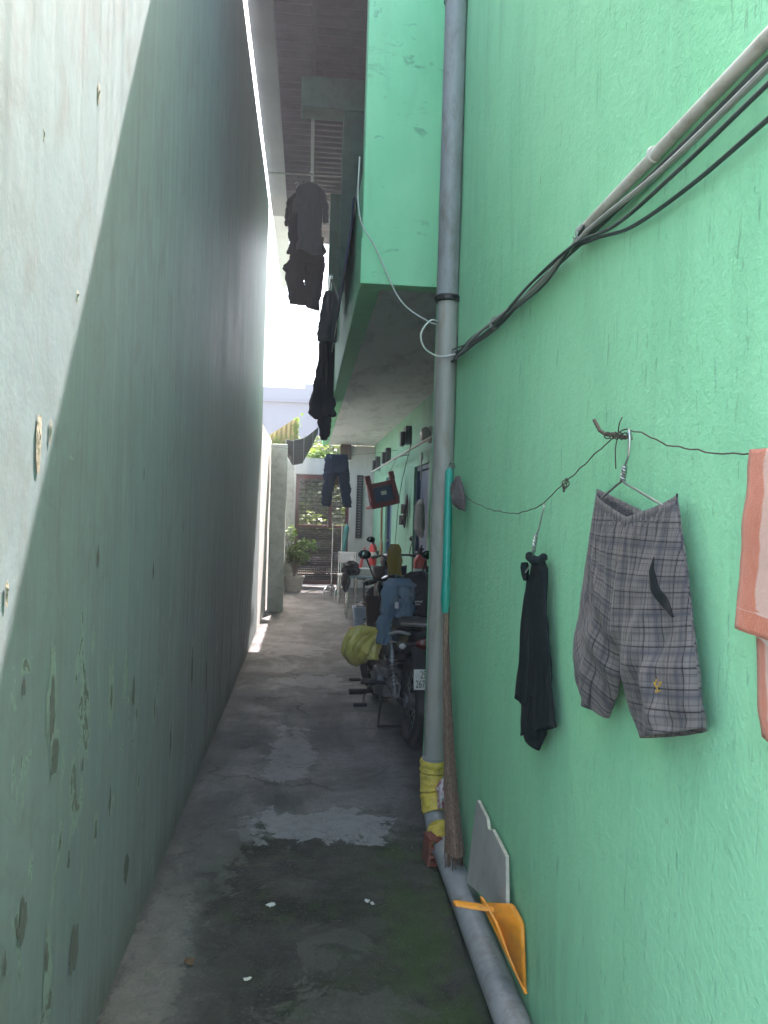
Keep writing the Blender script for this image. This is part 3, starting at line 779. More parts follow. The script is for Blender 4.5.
# ------------------------------------------------------------------ plaid shorts
def shorts():
    # wall coords: y decreases to the right in the photo. s = -(y) so that s grows to the right
    mb = MB()
    # per leg rows: t, outer s, inner s, z(outer), z(inner), thickness, n
    SX = -1.475                      # centre seam
    SX = -1.43
    L = [(0.0, -1.630, SX, 1.542, 1.494, .014), (.06, -1.640, -1.434, 1.512, 1.468, .020), (.2, -1.665, -1.444, 1.43, 1.41, .026), (.4, -1.700, -1.456, 1.32, 1.32, .028), (.60, -1.725, -1.462, 1.22, 1.24, .028),
         (.70, -1.733, -1.466, 1.17, 1.197, .026), (.86, -1.705, -1.492, 1.128, 1.140, .022), (1.0, -1.665, -1.535, 1.10, 1.083, .016)]
    Rr = [(0.0, -1.262, SX, 1.525, 1.494, .014), (.06, -1.252, -1.434, 1.498, 1.468, .020), (.2, -1.228, -1.444, 1.43, 1.41, .026), (.4, -1.203, -1.456, 1.352, 1.32, .030), (.60, -1.182, -1.462, 1.28, 1.24, .030),
         (.70, -1.172, -1.452, 1.242, 1.195, .030), (.86, -1.160, -1.405, 1.20, 1.135, .030), (1.0, -1.155, -1.368, 1.172, 1.092, .032)]
    nU, nV = 30, 60
    for rows, side in ((L, -1), (Rr, 1)):
        for sheet in (1, -1):
            def fn(u, w):
                so, si, zo, zi, th = lerp_rows(rows, w)
                k = sst(.50, .66, w)
                prof_q = math.sin(u * PI / 2) ** .55; prof_h = math.sin(min(1, max(0, u)) * PI) ** .55
                p = prof_q * (1 - k) + prof_h * k
                s = so + (si - so) * u
                droop = -.020 * math.sin(u * PI) * (1 - k) * (1 if w < .3 else .5) if w < .5 else 0
                z = zo + (zi - zo) * (u ** .9)
                z += (.0 if sheet > 0 else .012 * (1 - w)) + droop * 0
                # gathers below the elastic and long folds
                g = .0042 * math.sin(s * 330 + 2 * noise.noise(Vector((s * 20, 0, side)))) * math.exp(-((w - .08) / .075) ** 2)
                g += .0046 * math.sin(s * 130 + 1.5 * noise.noise(Vector((s * 9, w * 3, side)))) * sst(.05, .15, w) * math.exp(-max(0, w - .1) / .35)
                f = .016 * noise.noise(Vector((s * 10 - w * (4 if side < 0 else -2.0), w * 2.2, side * 3 + sheet))) * sst(.05, .3, w)
                f += .009 * noise.noise(Vector((s * 22 + w * 8 * side, w * 6, side * 5))) * sst(.1, .4, w)
                # the hard ridge down the right leg's front
                if side > 0 and sheet > 0:
                    f += .013 * math.exp(-((u - (.50 - .12 * w)) / .10) ** 2) * sst(.22, .5, w)
                    f -= .010 * math.exp(-((u - (.28)) / .12) ** 2) * sst(.3, .6, w)
                if side < 0 and sheet > 0:
                    f += .012 * math.exp(-((u - (.62 - .25 * (w - .5))) / .12) ** 2) * sst(.3, .55, w)
                q_ = 1 - (1 - k) * sst(.72, 1, u)
                n = sheet * th * p + (f + g) * p * q_ + .004
                return (.633 - n, -s, z)
            ang = .62 if side < 0 else -.16
            def uvf(u, w):
                so, si, zo, zi, th = lerp_rows(rows, w)
                a = so + (si - so) * u + 1.43; bq = zo + (zi - zo) * u - 1.3
                e = ang * sst(.1, .5, w) * (1 - (.75 * u if side < 0 else .2 * u))
                return (a * math.cos(e) - bq * math.sin(e), a * math.sin(e) + bq * math.cos(e))
            mb.grid(fn, nU, nV, uvfn=uvf)
    return mb, L, Rr
sm, LR, RR = shorts()
sh = sm.build('shorts', M['plaid'], solid=.0025, angle=180)
tag(sh, 'grey plaid knee length shorts hanging from a wire hanger on the green wall', 'shorts')
# waistband: a stitched strip front and back
b = MB()
for sheet in (1, -1):
    def wb(u, w):
        if u < .5: so, si, zo, zi, th = LR[0][1:]; t = u * 2
        else: so, si, zo, zi, th = RR[0][1:]; t = 2 - u * 2
        s = so + (si - so) * t; p = math.sin(t * PI / 2) ** .55
        sag = .010 * math.sin(t * PI)
        z = zo + (zi - zo) * (t ** .9) + (.012 if sheet < 0 else 0)
        n = sheet * (th + .0025) * p + .0011 * math.sin(s * 420) * p + .004
        return (.633 - n, -s, z + .006 - .034 * w)
    b.grid(wb, 90, 5, uvfn=lambda u, w: (u * .5, w * .03))
b.build('waistband', M['plaid'], sh, solid=.003, angle=180)
# slit pocket lying just proud of the right leg, and the small stitched emblem
from mathutils.bvhtree import BVHTree
dg_ = bpy.context.evaluated_depsgraph_get(); dg_.update()
bvh = BVHTree.FromPolygons([v + Vector(sh.location) for v in [x.co for x in sh.data.vertices]], [tuple(p.vertices) for p in sh.data.polygons])
def on_shorts(y, z, off):
    h = bvh.ray_cast(Vector((.4, y, z)), Vector((1, 0, 0)))
    return Vector(((h[0].x if h[0] is not None else .61) - off, y, z))
b = MB()
def pkt(u, w):
    y, z, wd = lerp_rows([(0, 1.290, 1.432, .001), (.25, 1.293, 1.408, .006), (.5, 1.284, 1.378, .009), (.8, 1.256, 1.350, .010), (1, 1.234, 1.335, .002)], w)
    return on_shorts(y - (u - .5) * 2 * wd, z + (u - .5) * wd * .8, .0035)
b.grid(pkt, 4, 20)
b.build('pocket', M['lining'], sh, solid=.001)
b = MB()
for (y0, z0, y1, z1) in ((1.300, 1.196, 1.293, 1.186), (1.296, 1.192, 1.296, 1.206), (1.293, 1.186, 1.284, 1.192), (1.284, 1.192, 1.279, 1.204), (1.290, 1.186, 1.287, 1.176), (1.287, 1.176, 1.280, 1.180), (1.292, 1.176, 1.288, 1.172), (1.288, 1.198, 1.284, 1.202)):
    f_ = lambda y: 1.250 + (y - 1.29) * .95; g_ = lambda z: 1.216 + (z - 1.19) * .62
    b.tube([on_shorts(f_(y0), g_(z0), .002), on_shorts(f_(y1), g_(z1), .002)], .0012, 5)
b.build('emblem', M['ycloth'], sh)

# ------------------------------------------------------------------ black tee on its own hanger
b = hanger('w', '', [(.634, 2.02, 1.530), (.625, 1.99, 1.520), (.622, 1.995, 1.50), (.620, 2.015, 1.46), (.618, 2.03, 1.445)], [(.618, 2.03, 1.445), (.616, 2.043, 1.40)])
b.tube([(.616, 2.043, 1.40), (.616, 2.05, 1.37), (.60, 2.06, 1.34)], .0024, 6)
tag(b.build('wire_hanger', M['galv']), 'thin wire hanger on the sagging wire, carrying the black shirt', 'hanger')
S_, N_ = (0, -1, 0), (-1, 0, 0)
ts = thing('t_shirt', 'black short sleeved shirt hanging edge on from the sagging wire', 'shirt', (.612, 2.02, .88))
def trows(rows): return [(t, -a, -c, z, th, n) for t, a, c, z, th, n in rows]
b = garment(trows([(0, 2.085, 2.025, 1.378, .010, 0), (.04, 2.105, 1.995, 1.355, .016, 0), (.15, 2.125, 1.985, 1.30, .015, .0), (.4, 2.145, 1.955, 1.175, .013, .0), (.7, 2.17, 1.915, 1.03, .011, 0), (.95, 2.185, 1.880, .925, .010, 0), (1, 2.188, 1.872, .905, .010, 0)]), (.636, 0, 0), S_, N_, 70, 50, .009, 9, 3, .0)
for i, q in enumerate(b.v):      # slanting hem
    k = sst(1.25, .9, q.z); b.v[i] = q + Vector((0, 0, k * (.055 * (2.05 - q.y) / .15)))
b.build('body', M['tee'], ts, solid=.002, angle=180)
b = garment(trows([(0, 2.115, 2.04, 1.33, .008, .012), (.25, 2.132, 2.05, 1.26, .010, .014), (.6, 2.158, 2.075, 1.12, .010, .012), (1, 2.200, 2.10, .965, .010, .010)]), (.636, 0, 0), S_, N_, 30, 26, .006, 12, 8, .0)
b.build('sleeve', M['tee'], ts, solid=.002, angle=180)
b = garment(trows([(0, 2.09, 1.97, 1.0, .010, .0), (.5, 2.12, 1.95, .93, .012, .0), (1, 2.135, 2.01, .868, .012, .0)]), (.636, 0, 0), S_, N_, 24, 16, .006, 14, 5, .0)
b.build('back_hem', M['tee'], ts, solid=.002, angle=180)
b = MB()
b.tube([(.625 - .016 * math.sin(a), 2.045 + .040 * math.cos(a), 1.380 + .006 * math.sin(2 * a)) for a in [2 * PI * i / 24 for i in range(24)]], [.011 + .003 * noise.noise(Vector((i * .7, 0, 0))) for i in range(24)], 8, closed=True)
b.tube([(.606, 2.09 - .003 * i, 1.365 - .012 * i) for i in range(5)], [.010, .013, .012, .010, .006], 8)
b.build('collar', M['tee'], ts)

# ------------------------------------------------------------------ towel
tw = MB()
def tfn(front):
    def fn(u, w):
        y = 1.045 - .56 * u; z = 1.602 - .006 * math.sin(u * 3)
        if front:
            L_ = .258 + .05 * u
            edge = .012 * sst(.2, .9, w) * (1 - u) + .005 * noise.noise(Vector((w * 6, 1, 0)))
            zz = z - L_ * w - .012 * noise.noise(Vector((u * 4, 2, 0))) * w
            x = .630 - .006 * w - .008 * noise.noise(Vector((u * 6, w * 1.6, 3))) * sst(0, .4, w) - .008 * math.sin(u * 13 + w * 2 + 1.5) * w * sst(0, .1, u)
            return (x, y + edge, zz)
        L_ = .402 + .14 * sst(0, .3, u)
        edge = .010 * math.sin(w * 5) - .012 * sst(.9, 1, w) * (1 - u)
        zz = z - L_ * w
        x = .642 - .008 * math.sin(u * 11 + 1) * w * sst(0, .1, u) - .008 * noise.noise(Vector((u * 5, w * 2, 8))) * sst(0, .4, w)
        return (x, y + edge - .01, zz)
    return fn
tw.grid(tfn(True), 46, 36, uvfn=lambda u, w: (u * .56 + .0, .42 + .25 * (1 - w) if w < .88 else (1 - w) * .28))
tw.grid(tfn(False), 46, 46, uvfn=lambda u, w: (u * .56 + .02, (1 - w) * .40))
tag(tw.build('towel', M['towel'], solid=.006, angle=180), 'peach and pale pink terry towel folded over the wire at the right edge', 'towel')

# ------------------------------------------------------------------ little sock beside the broom top
b = garment([(0, -3.25, -3.20, 1.652, .008, 0), (.3, -3.30, -3.15, 1.615, .014, .0), (.7, -3.345, -3.085, 1.565, .016, 0), (1, -3.33, -3.06, 1.53, .012, 0)], (.632, 0, 0), S_, N_, 36, 24, .012, 16, 2, .05)
for i, q in enumerate(b.v): b.v[i] = q + Vector((0, 0, sst(1.62, 1.53, q.z) * .30 * (q.y + -3.22 + .02)))
tag(b.build('sock', M['sock'], solid=.002, angle=180), 'crumpled grey brown sock hung on the wire end beside the turquoise broom handle', 'sock')

# ------------------------------------------------------------------ broom
br = thing('broom', 'tall coir broom with turquoise handle leaning upright behind the drain pipe', 'broom', (.63, 3.05, 0))
MB().tube([(.620, 3.355, 1.690), (.619, 3.352, 1.68), (.614, 3.32, 1.2), (.613, 3.315, 1.12), (.612, 3.31, 1.06)], [.010, .0175, .0185, .022, .014], 16).build('handle', M['turq'], br)
b = MB().tube(spline([(.620, 3.355, 1.688), (.620, 3.35, 1.712), (.632, 3.33, 1.715), (.64, 3.325, 1.695)], 5), .003, 6); b.build('hanging_loop', M['steel'], br)
random.seed(3)
b = MB()
MBp = [(1.075, 3.312, .016, .010), (.9, 3.275, .017, .014), (.7, 3.215, .020, .020), (.5, 3.14, .026, .028), (.3, 3.05, .034, .042), (.17, 2.97, .040, .062)]
rr = [(1 - (z - .17) / .905, y, wx, wy, z) for z, y, wx, wy in MBp]
def bfn(u, w):
    y, wx, wy, z = lerp_rows(rr, w); a = 2 * PI * u
    k = 1 + .12 * noise.noise(Vector((math.cos(a) * 5, math.sin(a) * 5, w * 2)))
    return (.615 + .012 * w * 0 + wx * math.cos(a) * k * .8, y + wy * math.sin(a) * k, z)
b.grid(bfn, 40, 26, True); b.build('bristle_bundle', M['coir'], br)
b = MB()
for i in range(150):
    a = random.uniform(0, 2 * PI); t0 = random.uniform(.1, .8); t1 = min(1.0, t0 + random.uniform(.15, .5)); pts = []
    for k in range(5):
        t = t0 + (t1 - t0) * k / 4; y, wx, wy, z = lerp_rows(rr, t)
        e = 1.02 + .10 * k / 4 * random.random()
        pts.append((min(.662, .615 + wx * math.cos(a) * .8 * e), y + wy * math.sin(a) * e, z))
    b.tube(pts, .0016, 4)
for i in range(90):
    a = random.uniform(0, 2 * PI); y, wx, wy, z = lerp_rows(rr, .93); q = random.random() ** .5
    b.tube([(.615 + wx * math.cos(a) * .8 * q, y + wy * math.sin(a) * q, z), (min(.66, .615 + wx * math.cos(a) * q), y - .03 + wy * math.sin(a) * q * 1.15, z - random.uniform(.05, .14))], .0018, 4)
o = b.build('loose_fibres', M['coir_tip'], br)

# ------------------------------------------------------------------ leaning board, dustpan, brick, floral bag
bdn = thing('board', 'broken pale grey board leaning between the floor pipe and the green wall', 'board', (.65, 2.45, 0))
# outline in (y, z), leaning slightly towards the wall
ol = [(2.81, .125), (2.50, .215), (2.295, .31), (2.338, .434), (2.52, .444), (2.545, .428), (2.575, .426), (2.60, .448), (2.745, .456), (2.762, .448)]
def brd(x0, x1):
    mb = MB(); n = len(ol)
    f = lambda y, z: .624 + .05 * z
    vs = [(f(y, z) + x0, y, z) for y, z in ol] + [(f(y, z) + x1, y, z) for y, z in ol]
    mb.add(vs, [tuple(range(n)), tuple(range(n, 2 * n))[::-1]], mi=0)
    mb.add(vs, [(i, (i + 1) % n, n + (i + 1) % n, n + i) for i in range(n)], mi=1)
    return mb
brd(0, .011).build('panel', [M['board'], M['board_edge']], bdn, smooth=False)

dpn = thing('dustpan', 'orange yellow plastic dustpan propped over the floor pipe with its handle toward the alley', 'dustpan', (.60, 2.1, 0))
# pan: back wall high against the wall, mouth facing down and toward the camera
def pan():
    mb = MB()
    A = [(.565, 2.33, .292), (.655, 2.27, .292), (.655, 2.24, .29), (.560, 2.26, .29)]
    # floor sheet of the pan (faces the alley), side sheet, top sheet
    tl, tr = (.545, 2.345, .286), (.652, 2.215, .284)
    bl, br_ = (.598, 1.99, .105), (.656, 1.945, .115)
    tb = (.650, 2.36, .284)
    mb.add([tl, tr, tb], [(0, 1, 2)])
    return mb
def sheet(mb, pts, th):
    """thick polygon"""
    P = [Vector(p) for p in pts]; nn = (P[1] - P[0]).cross(P[2] - P[0]).normalized() * th
    n = len(P); mb.add(P + [p + nn for p in P], [tuple(range(n))[::-1], tuple(range(n, 2 * n))] + [(i, (i + 1) % n, n + (i + 1) % n, n + i) for i in range(n)])
dA, dB, dC, dD = Vector((.580, 2.345, .294)), Vector((.655, 2.262, .330)), Vector((.657, 2.160, .325)), Vector((.600, 2.247, .283))
dE = Vector((.660, 2.128, .138)); dF = dE + (dA - dD) + Vector((.012, 0, 0))
b = MB().add([dA, dB, dC, dD, dE, dF], [(0, 1, 2, 3), (3, 2, 4), (0, 5, 1), (1, 5, 4, 2)])
o = b.build('pan', M['orange'], dpn, angle=50)
q = o.modifiers.new('bev', 'BEVEL'); q.width = .014; q.segments = 4; q.limit_method = 'ANGLE'; q.angle_limit = math.radians(25)
q = o.modifiers.new('solid', 'SOLIDIFY'); q.thickness = .0045; q.offset = 1
b = MB().tube(spline([dF, dA + Vector((-.004, 0, .004)), dD + Vector((-.006, 0, .002)), dD.lerp(dE, .5) + Vector((-.004, 0, -.006)), dE], 6), .0052, 8); b.build('rim', M['orange'], dpn)
b = MB()
def hf(u, w):
    a = 2 * PI * u; L_ = w
    c = Vector((.600 - .122 * L_, 2.290 + .02 * L_, .296 + .012 * L_)); wd = .016 + .003 * math.sin(L_ * PI); th = .0065
    if L_ > .9: wd *= math.sqrt(max(0, 1 - ((L_ - .9) / .1) ** 2)) * .9 + .1
    return c + Vector((.1, .98, 0)) * wd * math.cos(a) + Vector((0, 0, 1)) * th * math.sin(a)
b.grid(hf, 18, 16, True); b.add([hf(i / 18, 1) for i in range(18)], [tuple(range(18))]); b.build('handle', M['orange'], dpn)

b = MB()
mt = Matrix.Translation((.580, 3.25, .0)) @ Matrix.Rotation(.15, 4, 'Z') @ Matrix.Rotation(.06, 4, 'Y')
def brick(mb):
    w, h, L_ = .075, .115, .085
    xs = [-w/2, -w/2 + .010, -.005, .005, w/2 - .010, w/2]; zs = [0, .010, .034, .044, .069, .079, .104, .114]
    for i in range(5):
        for j in range(7):
            if i % 2 == 1 and j % 2 == 1: continue
            mb.box((xs[i], -L_/2, zs[j]), (xs[i+1], L_/2, zs[j+1]), mt)
    return mb
tag(brick(b).build('hollow_brick', M['brick'], smooth=False), 'broken red hollow brick propping the drain pipe elbow', 'brick')
b = MB().ball((.642, 3.42, .225), (.022, .045, .062), 22, 14, bumpy=.5, seed=4)
tag(b.build('floral_bag', M['floral']), 'scrap of pink and white floral film tucked behind the taped elbow', 'plastic scrap')
# litter
random.seed(11)
def litter(x, y, s, mat, name, lab, cat, grp=None):
    mb = MB()
    for k in range(3):
        c = Vector((x + random.uniform(-s, s), y + random.uniform(-s, s), .008 + s * .3)); d = random.uniform(0, 6)
        mb.grid(lambda u, w: c + Vector(((u - .5) * s * 1.6 * math.cos(d) - (w - .5) * s * math.sin(d), (u - .5) * s * 1.6 * math.sin(d) + (w - .5) * s * math.cos(d), s * .5 * noise.noise(Vector((u * 4 + k, w * 4, d))))), 5, 5)
    return tag(mb.build(name, M[mat], solid=.001), lab, cat, grp)
litter(-.087, 2.9, .016, 'crumb', 'paper_scrap', 'crumpled white paper scrap on the dark middle of the floor', 'litter')
litter(.282, 2.905, .012, 'crumb', 'paper_scrap', 'small white paper scrap on the mossy floor, right of the crumpled one', 'litter')
litter(-.14, 2.45, .009, 'crumb', 'paper_scrap', 'tiny white fleck of paper on the floor nearest the camera', 'litter')
litter(-.34, 2.55, .018, 'dryleaf', 'dry_leaf', 'dry brown leaf on the pale strip by the left wall', 'leaf')

random.seed(77)
b = MB()
for i in range(260):
    y = random.uniform(1.6, 8) if i % 3 else random.uniform(1.8, 4.5)
    q = random.random()
    x = random.gauss(-.535, .015) if q < .3 else (random.gauss(.53, .035) if q < .6 else random.uniform(-.5, .5))
    r = random.choice((.0015, .002, .002, .003, .004)) * (1 if q < .6 else .7)
    c = Vector((max(-.552, min(.6, x)), y, .004 + r * .5)); d = random.uniform(0, 6)
    vs = [c + Vector((r * math.cos(d + k * 2.1) * random.uniform(.7, 1.4), r * math.sin(d + k * 2.1) * random.uniform(.7, 1.4), -r)) for k in range(3)] + [c + Vector((0, 0, r * random.uniform(.5, 1.1)))]
    b.add(vs, [(0, 2, 1), (0, 1, 3), (1, 2, 3), (2, 0, 3)])
tag(b.build('grit', M['soffit_grit'], smooth=False), 'fine grit and crumbs swept along the foot of both walls', 'grit', kind='stuff')

# ------------------------------------------------------------------ motorcycle
def motorcycle(name, label, loc, rz, steer=.5, paint='paint_black'):
    t = thing(name, label, 'motorcycle', loc, None, rz)
    B = lambda mb, n, m, par=None, **k: mb.build(n, M[m], par or t, local=True, **k)
    def wheel(y, R, tr, rot=None, mtx=None):
        w = MB().torus((0, 0, 0), R - tr - .022, .013, n=40, m=8, sq=1.6)
        rim = B(w, 'wheel', 'alloy'); rim.location = (0, y, R)
        B(MB().torus((0, 0, 0), R - tr, tr, n=48, m=12, sq=.95), 'tyre', 'tyre', rim)
        h = MB().tube([(-.06, 0, 0), (.06, 0, 0)], .045, 18); h.tube([(-.09, 0, 0), (.09, 0, 0)], .012, 8)
        h.tube([(-.045, 0, 0), (-.035, 0, 0)], .095, 24)
        B(h, 'hub', 'alloy', rim)
        s = MB()
        for i in range(28):
            a = 2 * PI * i / 28; sd = -1 if i % 2 else 1; a2 = a + (.5 if (i // 2) % 2 else -.5)
            s.tube([(.035 * sd, .045 * math.cos(a), .045 * math.sin(a)), (0, (R - tr - .02) * math.cos(a2), (R - tr - .02) * math.sin(a2))], .0022, 4)
        B(s, 'spokes', 'steel', rim)
        if mtx is not None: rim.rotation_euler = (0, 0, mtx)
        return rim
    wheel(0, .29, .042)
    wheel(1.22, .29, .038, mtx=steer)
    # engine, swingarm, chain case
    e = MB().box((-.12, .44, .20), (.12, .80, .40)).tube([(0, .62, .34), (0, .92, .36)], .085, 16).tube([(-.17, .56, .30), (.17, .56, .30)], .10, 20).tube([(-.15, .70, .28), (.15, .70, .28)], .075, 18)
    B(e, 'engine', 'alloy', bevel=.01)
    s = MB()
    for sd in (-1, 1): s.tube([(sd * .085, -.03, .29), (sd * .095, .25, .30), (sd * .10, .52, .33)], .019, 8)
    B(s, 'swingarm', 'matt_black')
    B(MB().grid(lambda u, w: (-.088 + .018 * (abs(w - .5) - .5), .0 + .50 * u - .07 * math.cos(w * PI * 2) * 0, .27 + .11 * (w) + .03 * u), 10, 8), 'chain_case', 'alloy', solid=.012)
    for sd in (-1, 1):
        sa, sb = Vector((sd * .115, .03, .31)), Vector((sd * .13, .16, .62))
        sk = B(MB().tube([sa, sb], .011, 10).tube([sa + (sb - sa) * .62, sb], .026, 14).tube([sa - Vector((.015, 0, 0)), sa + Vector((.015, 0, 0))], .02, 10), 'shock_absorber', 'alloy')
        d = (sb - sa); ax = d.normalized(); p = ax.orthogonal().normalized(); q = ax.cross(p)
        B(MB().tube([sa + d * (.16 + .60 * i / 96) + (p * math.cos(i * .52) + q * math.sin(i * .52)) * .027 for i in range(97)], .0055, 6), 'spring', 'steel', sk)
    # body: side panels, tail, seat
    def body(u, w):
        y = -.30 + 1.08 * w; a = 2 * PI * u
        hw, zc, hh = lerp_rows([(0, .045, .735, .03), (.12, .085, .715, .06), (.35, .125, .65, .095), (.55, .13, .60, .12), (.8, .11, .52, .10), (1, .07, .47, .06)], w)
        return (hw * math.copysign(abs(math.cos(a)) ** .7, math.cos(a)), y, zc + hh * math.sin(a) + (.01 if math.sin(a) > 0 else 0))
    mb = MB().grid(body, 26, 26, True); mb.add([body(i / 26, 0) for i in range(26)], [tuple(range(26))])
    fr = B(mb, 'body_fairing', paint)
    for sd in (-1, 1):
        st = MB()
        st.tube(spline([(sd * .082, -.22, .745), (sd * .118, -.02, .728), (sd * .138, .15, .69), (sd * .142, .30, .668)], 5), [.003] + [.010] * 13 + [.006, .002], 6)
        st.tube(spline([(sd * .128, .02, .655), (sd * .137, .12, .64), (sd * .140, .26, .60)], 5), .005, 6)
        B(st, 'trim_stripe', 'stripe', fr)
    def seat(u, w):
        y = -.24 + .74 * w; a = 2 * PI * u
        hw, zc, hh = lerp_rows([(0, .05, .80, .025), (.15, .105, .795, .035), (.45, .125, .775, .042), (.6, .12, .745, .04), (.85, .095, .735, .035), (1, .05, .73, .02)], w)
        return (hw * math.cos(a), y, zc + hh * math.copysign(abs(math.sin(a)) ** .6, math.sin(a)))
    B(MB().grid(seat, 22, 24, True), 'seat', 'matt_black')
    gr = MB()
    for sd in (-1, 1): gr.tube(spline([(sd * .10, .0, .78), (sd * .11, -.18, .80), (sd * .075, -.33, .82), (0, -.36, .825)], 5), .011, 8)
    B(gr, 'grab_rail', 'alloy')
    # rear mudguard, lamp, plate
    B(MB().grid(lambda u, w: ((u - .5) * (.14 - .03 * w), -.10 - .27 * w - .02 * math.sin(u * PI), .70 - .10 * w - .33 * w * w + .02 * math.sin(u * PI)), 8, 12), 'mudguard', 'matt_black', solid=.006)
    B(MB().ball((0, -.315, .705), (.075, .03, .035), 16, 10), 'tail_lamp', 'red_lens')
    for sd in (-1, 1):
        i_ = B(MB().tube([(sd * .05, -.24, .685), (sd * .13, -.265, .685)], .010, 8).ball((sd * .145, -.268, .685), (.03, .028, .024), 12, 8), 'indicator', 'matt_black')
        B(MB().ball((sd * .145, -.285, .685), (.022, .014, .017), 12, 8), 'indicator_lens', 'clear_lens', i_)
    pm = Matrix.Translation((-.0, -.375, .505)) @ Matrix.Rotation(math.radians(78), 4, 'X')
    pl = B(MB().box((-.085, -.057, -.001), (.085, .057, .002), pm).tube([pm @ Vector(q) for q in ((-.085, -.057, 0), (.085, -.057, 0), (.085, .057, 0), (-.085, .057, 0))], .003, 6, closed=True), 'licence_plate', 'plate', bevel=.001)
    B(MB().box((-.02, -.366, .52), (.02, -.30, .56)), 'plate_bracket', 'matt_black')
    tx = text_mb('29', .062, pm @ Matrix.Translation((-.048, .007, .004)) @ Matrix.Diagonal((.62, 1, 1, 1)), .0008)
    tx = text_mb('267', .062, pm @ Matrix.Translation((-.076, -.047, .004)) @ Matrix.Diagonal((.62, 1, 1, 1)), .0008, tx)
    # embolden
    o = B(tx, 'plate_number', 'ink', pl, smooth=False)
    # pegs, pedal, stand
    for sd in (-1, 1):
        B(MB().tube([(sd * .13, .30, .33), (sd * .20, .29, .34)], .012, 8).tube([(sd * .20, .29, .34), (sd * .30, .28, .345)], .019, 10), 'footpeg', 'black_rubber')
        B(MB().tube([(sd * .10, .55, .22), (sd * .22, .55, .215)], .012, 8).tube([(sd * .22, .55, .215), (sd * .34, .54, .215)], .021, 10), 'footpeg', 'black_rubber')
    B(MB().tube(spline([(-.18, .62, .26), (-.24, .50, .20), (-.26, .38, .165)], 5), .008, 7).tube([(-.24, .38, .165), (-.33, .37, .165)], .014, 8).tube([(-.24, .72, .26), (-.32, .72, .26)], .012, 8).tube(spline([(-.18, .62, .26), (-.24, .72, .26)], 3), .008, 6), 'gear_pedal', 'matt_black')
    B(MB().tube([(-.12, .50, .22), (-.15, .40, .012), (.15, .40, .012), (.12, .50, .22)], .013, 8), 'centre_stand', 'matt_black')
    B(MB().tube(spline([(.10, .85, .22), (.13, .5, .17), (.16, .15, .24), (.165, -.28, .36)], 6), [.018] * 8 + [.03] * 5 + [.045] * 6, 14), 'exhaust', 'alloy')
    # leg shield, front mudguard, fork, bars
    for sd in (-1, 1):
        B(MB().grid(lambda u, w: (sd * (.07 + .13 * math.sin(u * PI * .62) * (1 - .3 * w)), .78 + .16 * u - .05 * w + .02 * w * w, .86 - .56 * w), 10, 14), 'leg_shield', 'maroon', solid=.008)
    R2 = Matrix.Translation((0, 1.08, 0)) @ Matrix.Rotation(steer, 4, 'Z') @ Matrix.Translation((0, -1.08, 0))
    f = MB()
    for sd in (-1, 1): f.tube([R2 @ Vector((sd * .085, 1.20, .29)), R2 @ Vector((sd * .085, 1.07, .72))], .020, 10)
    B(f, 'fork', 'alloy')
    B(MB().grid(lambda u, w: R2 @ Vector(((u - .5) * .13, 1.22 + (.325 - .03 * (2*u-1)**2) * math.sin((w - .42) * 2.2), .29 + (.325 - .03 * (2*u-1)**2) * math.cos((w - .42) * 2.2))), 8, 16), 'front_mudguard', paint, solid=.005)
    hc = R2 @ Vector((0, 1.06, .90))
    B(MB().ball((0, 0, 0), (.13, .12, .11), 18, 12, mtx=Matrix.Rotation(steer, 3, 'Z')), 'headlamp_cowl', paint).location = R2 @ Vector((0, 1.02, .90))
    B(MB().ball((0, 0, 0), (.085, .04, .065), 16, 10, mtx=Matrix.Rotation(steer, 3, 'Z')), 'headlamp', 'clear_lens').location = R2 @ Vector((0, 1.12, .90))
    hb = B(MB().tube([R2 @ v for v in spline([(-.30, .90, .96), (-.16, .99, .97), (0, 1.0, .95), (.16, .99, .97), (.30, .90, .96)], 6)], .011, 8), 'handlebar', 'matt_black')
    for sd in (-1, 1):
        B(MB().tube([R2 @ Vector((sd * .23, .945, .963)), R2 @ Vector((sd * .35, .87, .957))], .017, 10), 'grip', 'black_rubber', hb)
        B(MB().tube([R2 @ v for v in spline([(sd * .2, 1.0, .965), (sd * .26, 1.0, .97), (sd * .34, .94, .955)], 4)], .006, 6), 'lever', 'steel', hb)
        mr = B(MB().tube([R2 @ v for v in spline([(sd * .22, .95, .97), (sd * .25, .97, 1.05), (sd * .29, .98, 1.14)], 5)], .006, 6).ball(R2 @ Vector((sd * .30, .985, 1.16)), (.05, .016, .035), 14, 9), 'mirror', 'matt_black')
        B(MB().ball(R2 @ Vector((sd * .30, .974, 1.16)), (.043, .010, .029), 14, 9), 'mirror_glass', 'mirror', mr)
    return t
mc = motorcycle('motorcycle', 'black motorcycle parked behind the drain pipe with jackets over its handlebar', (.705, 4.87, 0), math.radians(1.5), .45)
mc.rotation_euler = (0, math.radians(1.0), math.radians(4))
mc2 = copy_tree(mc); mc2.location = (1.02, 8.0, 0); mc2.rotation_euler = (0, -.02, .03)
mc2['label'] = 'second dark motorcycle half hidden behind the blue jacket and backpack'

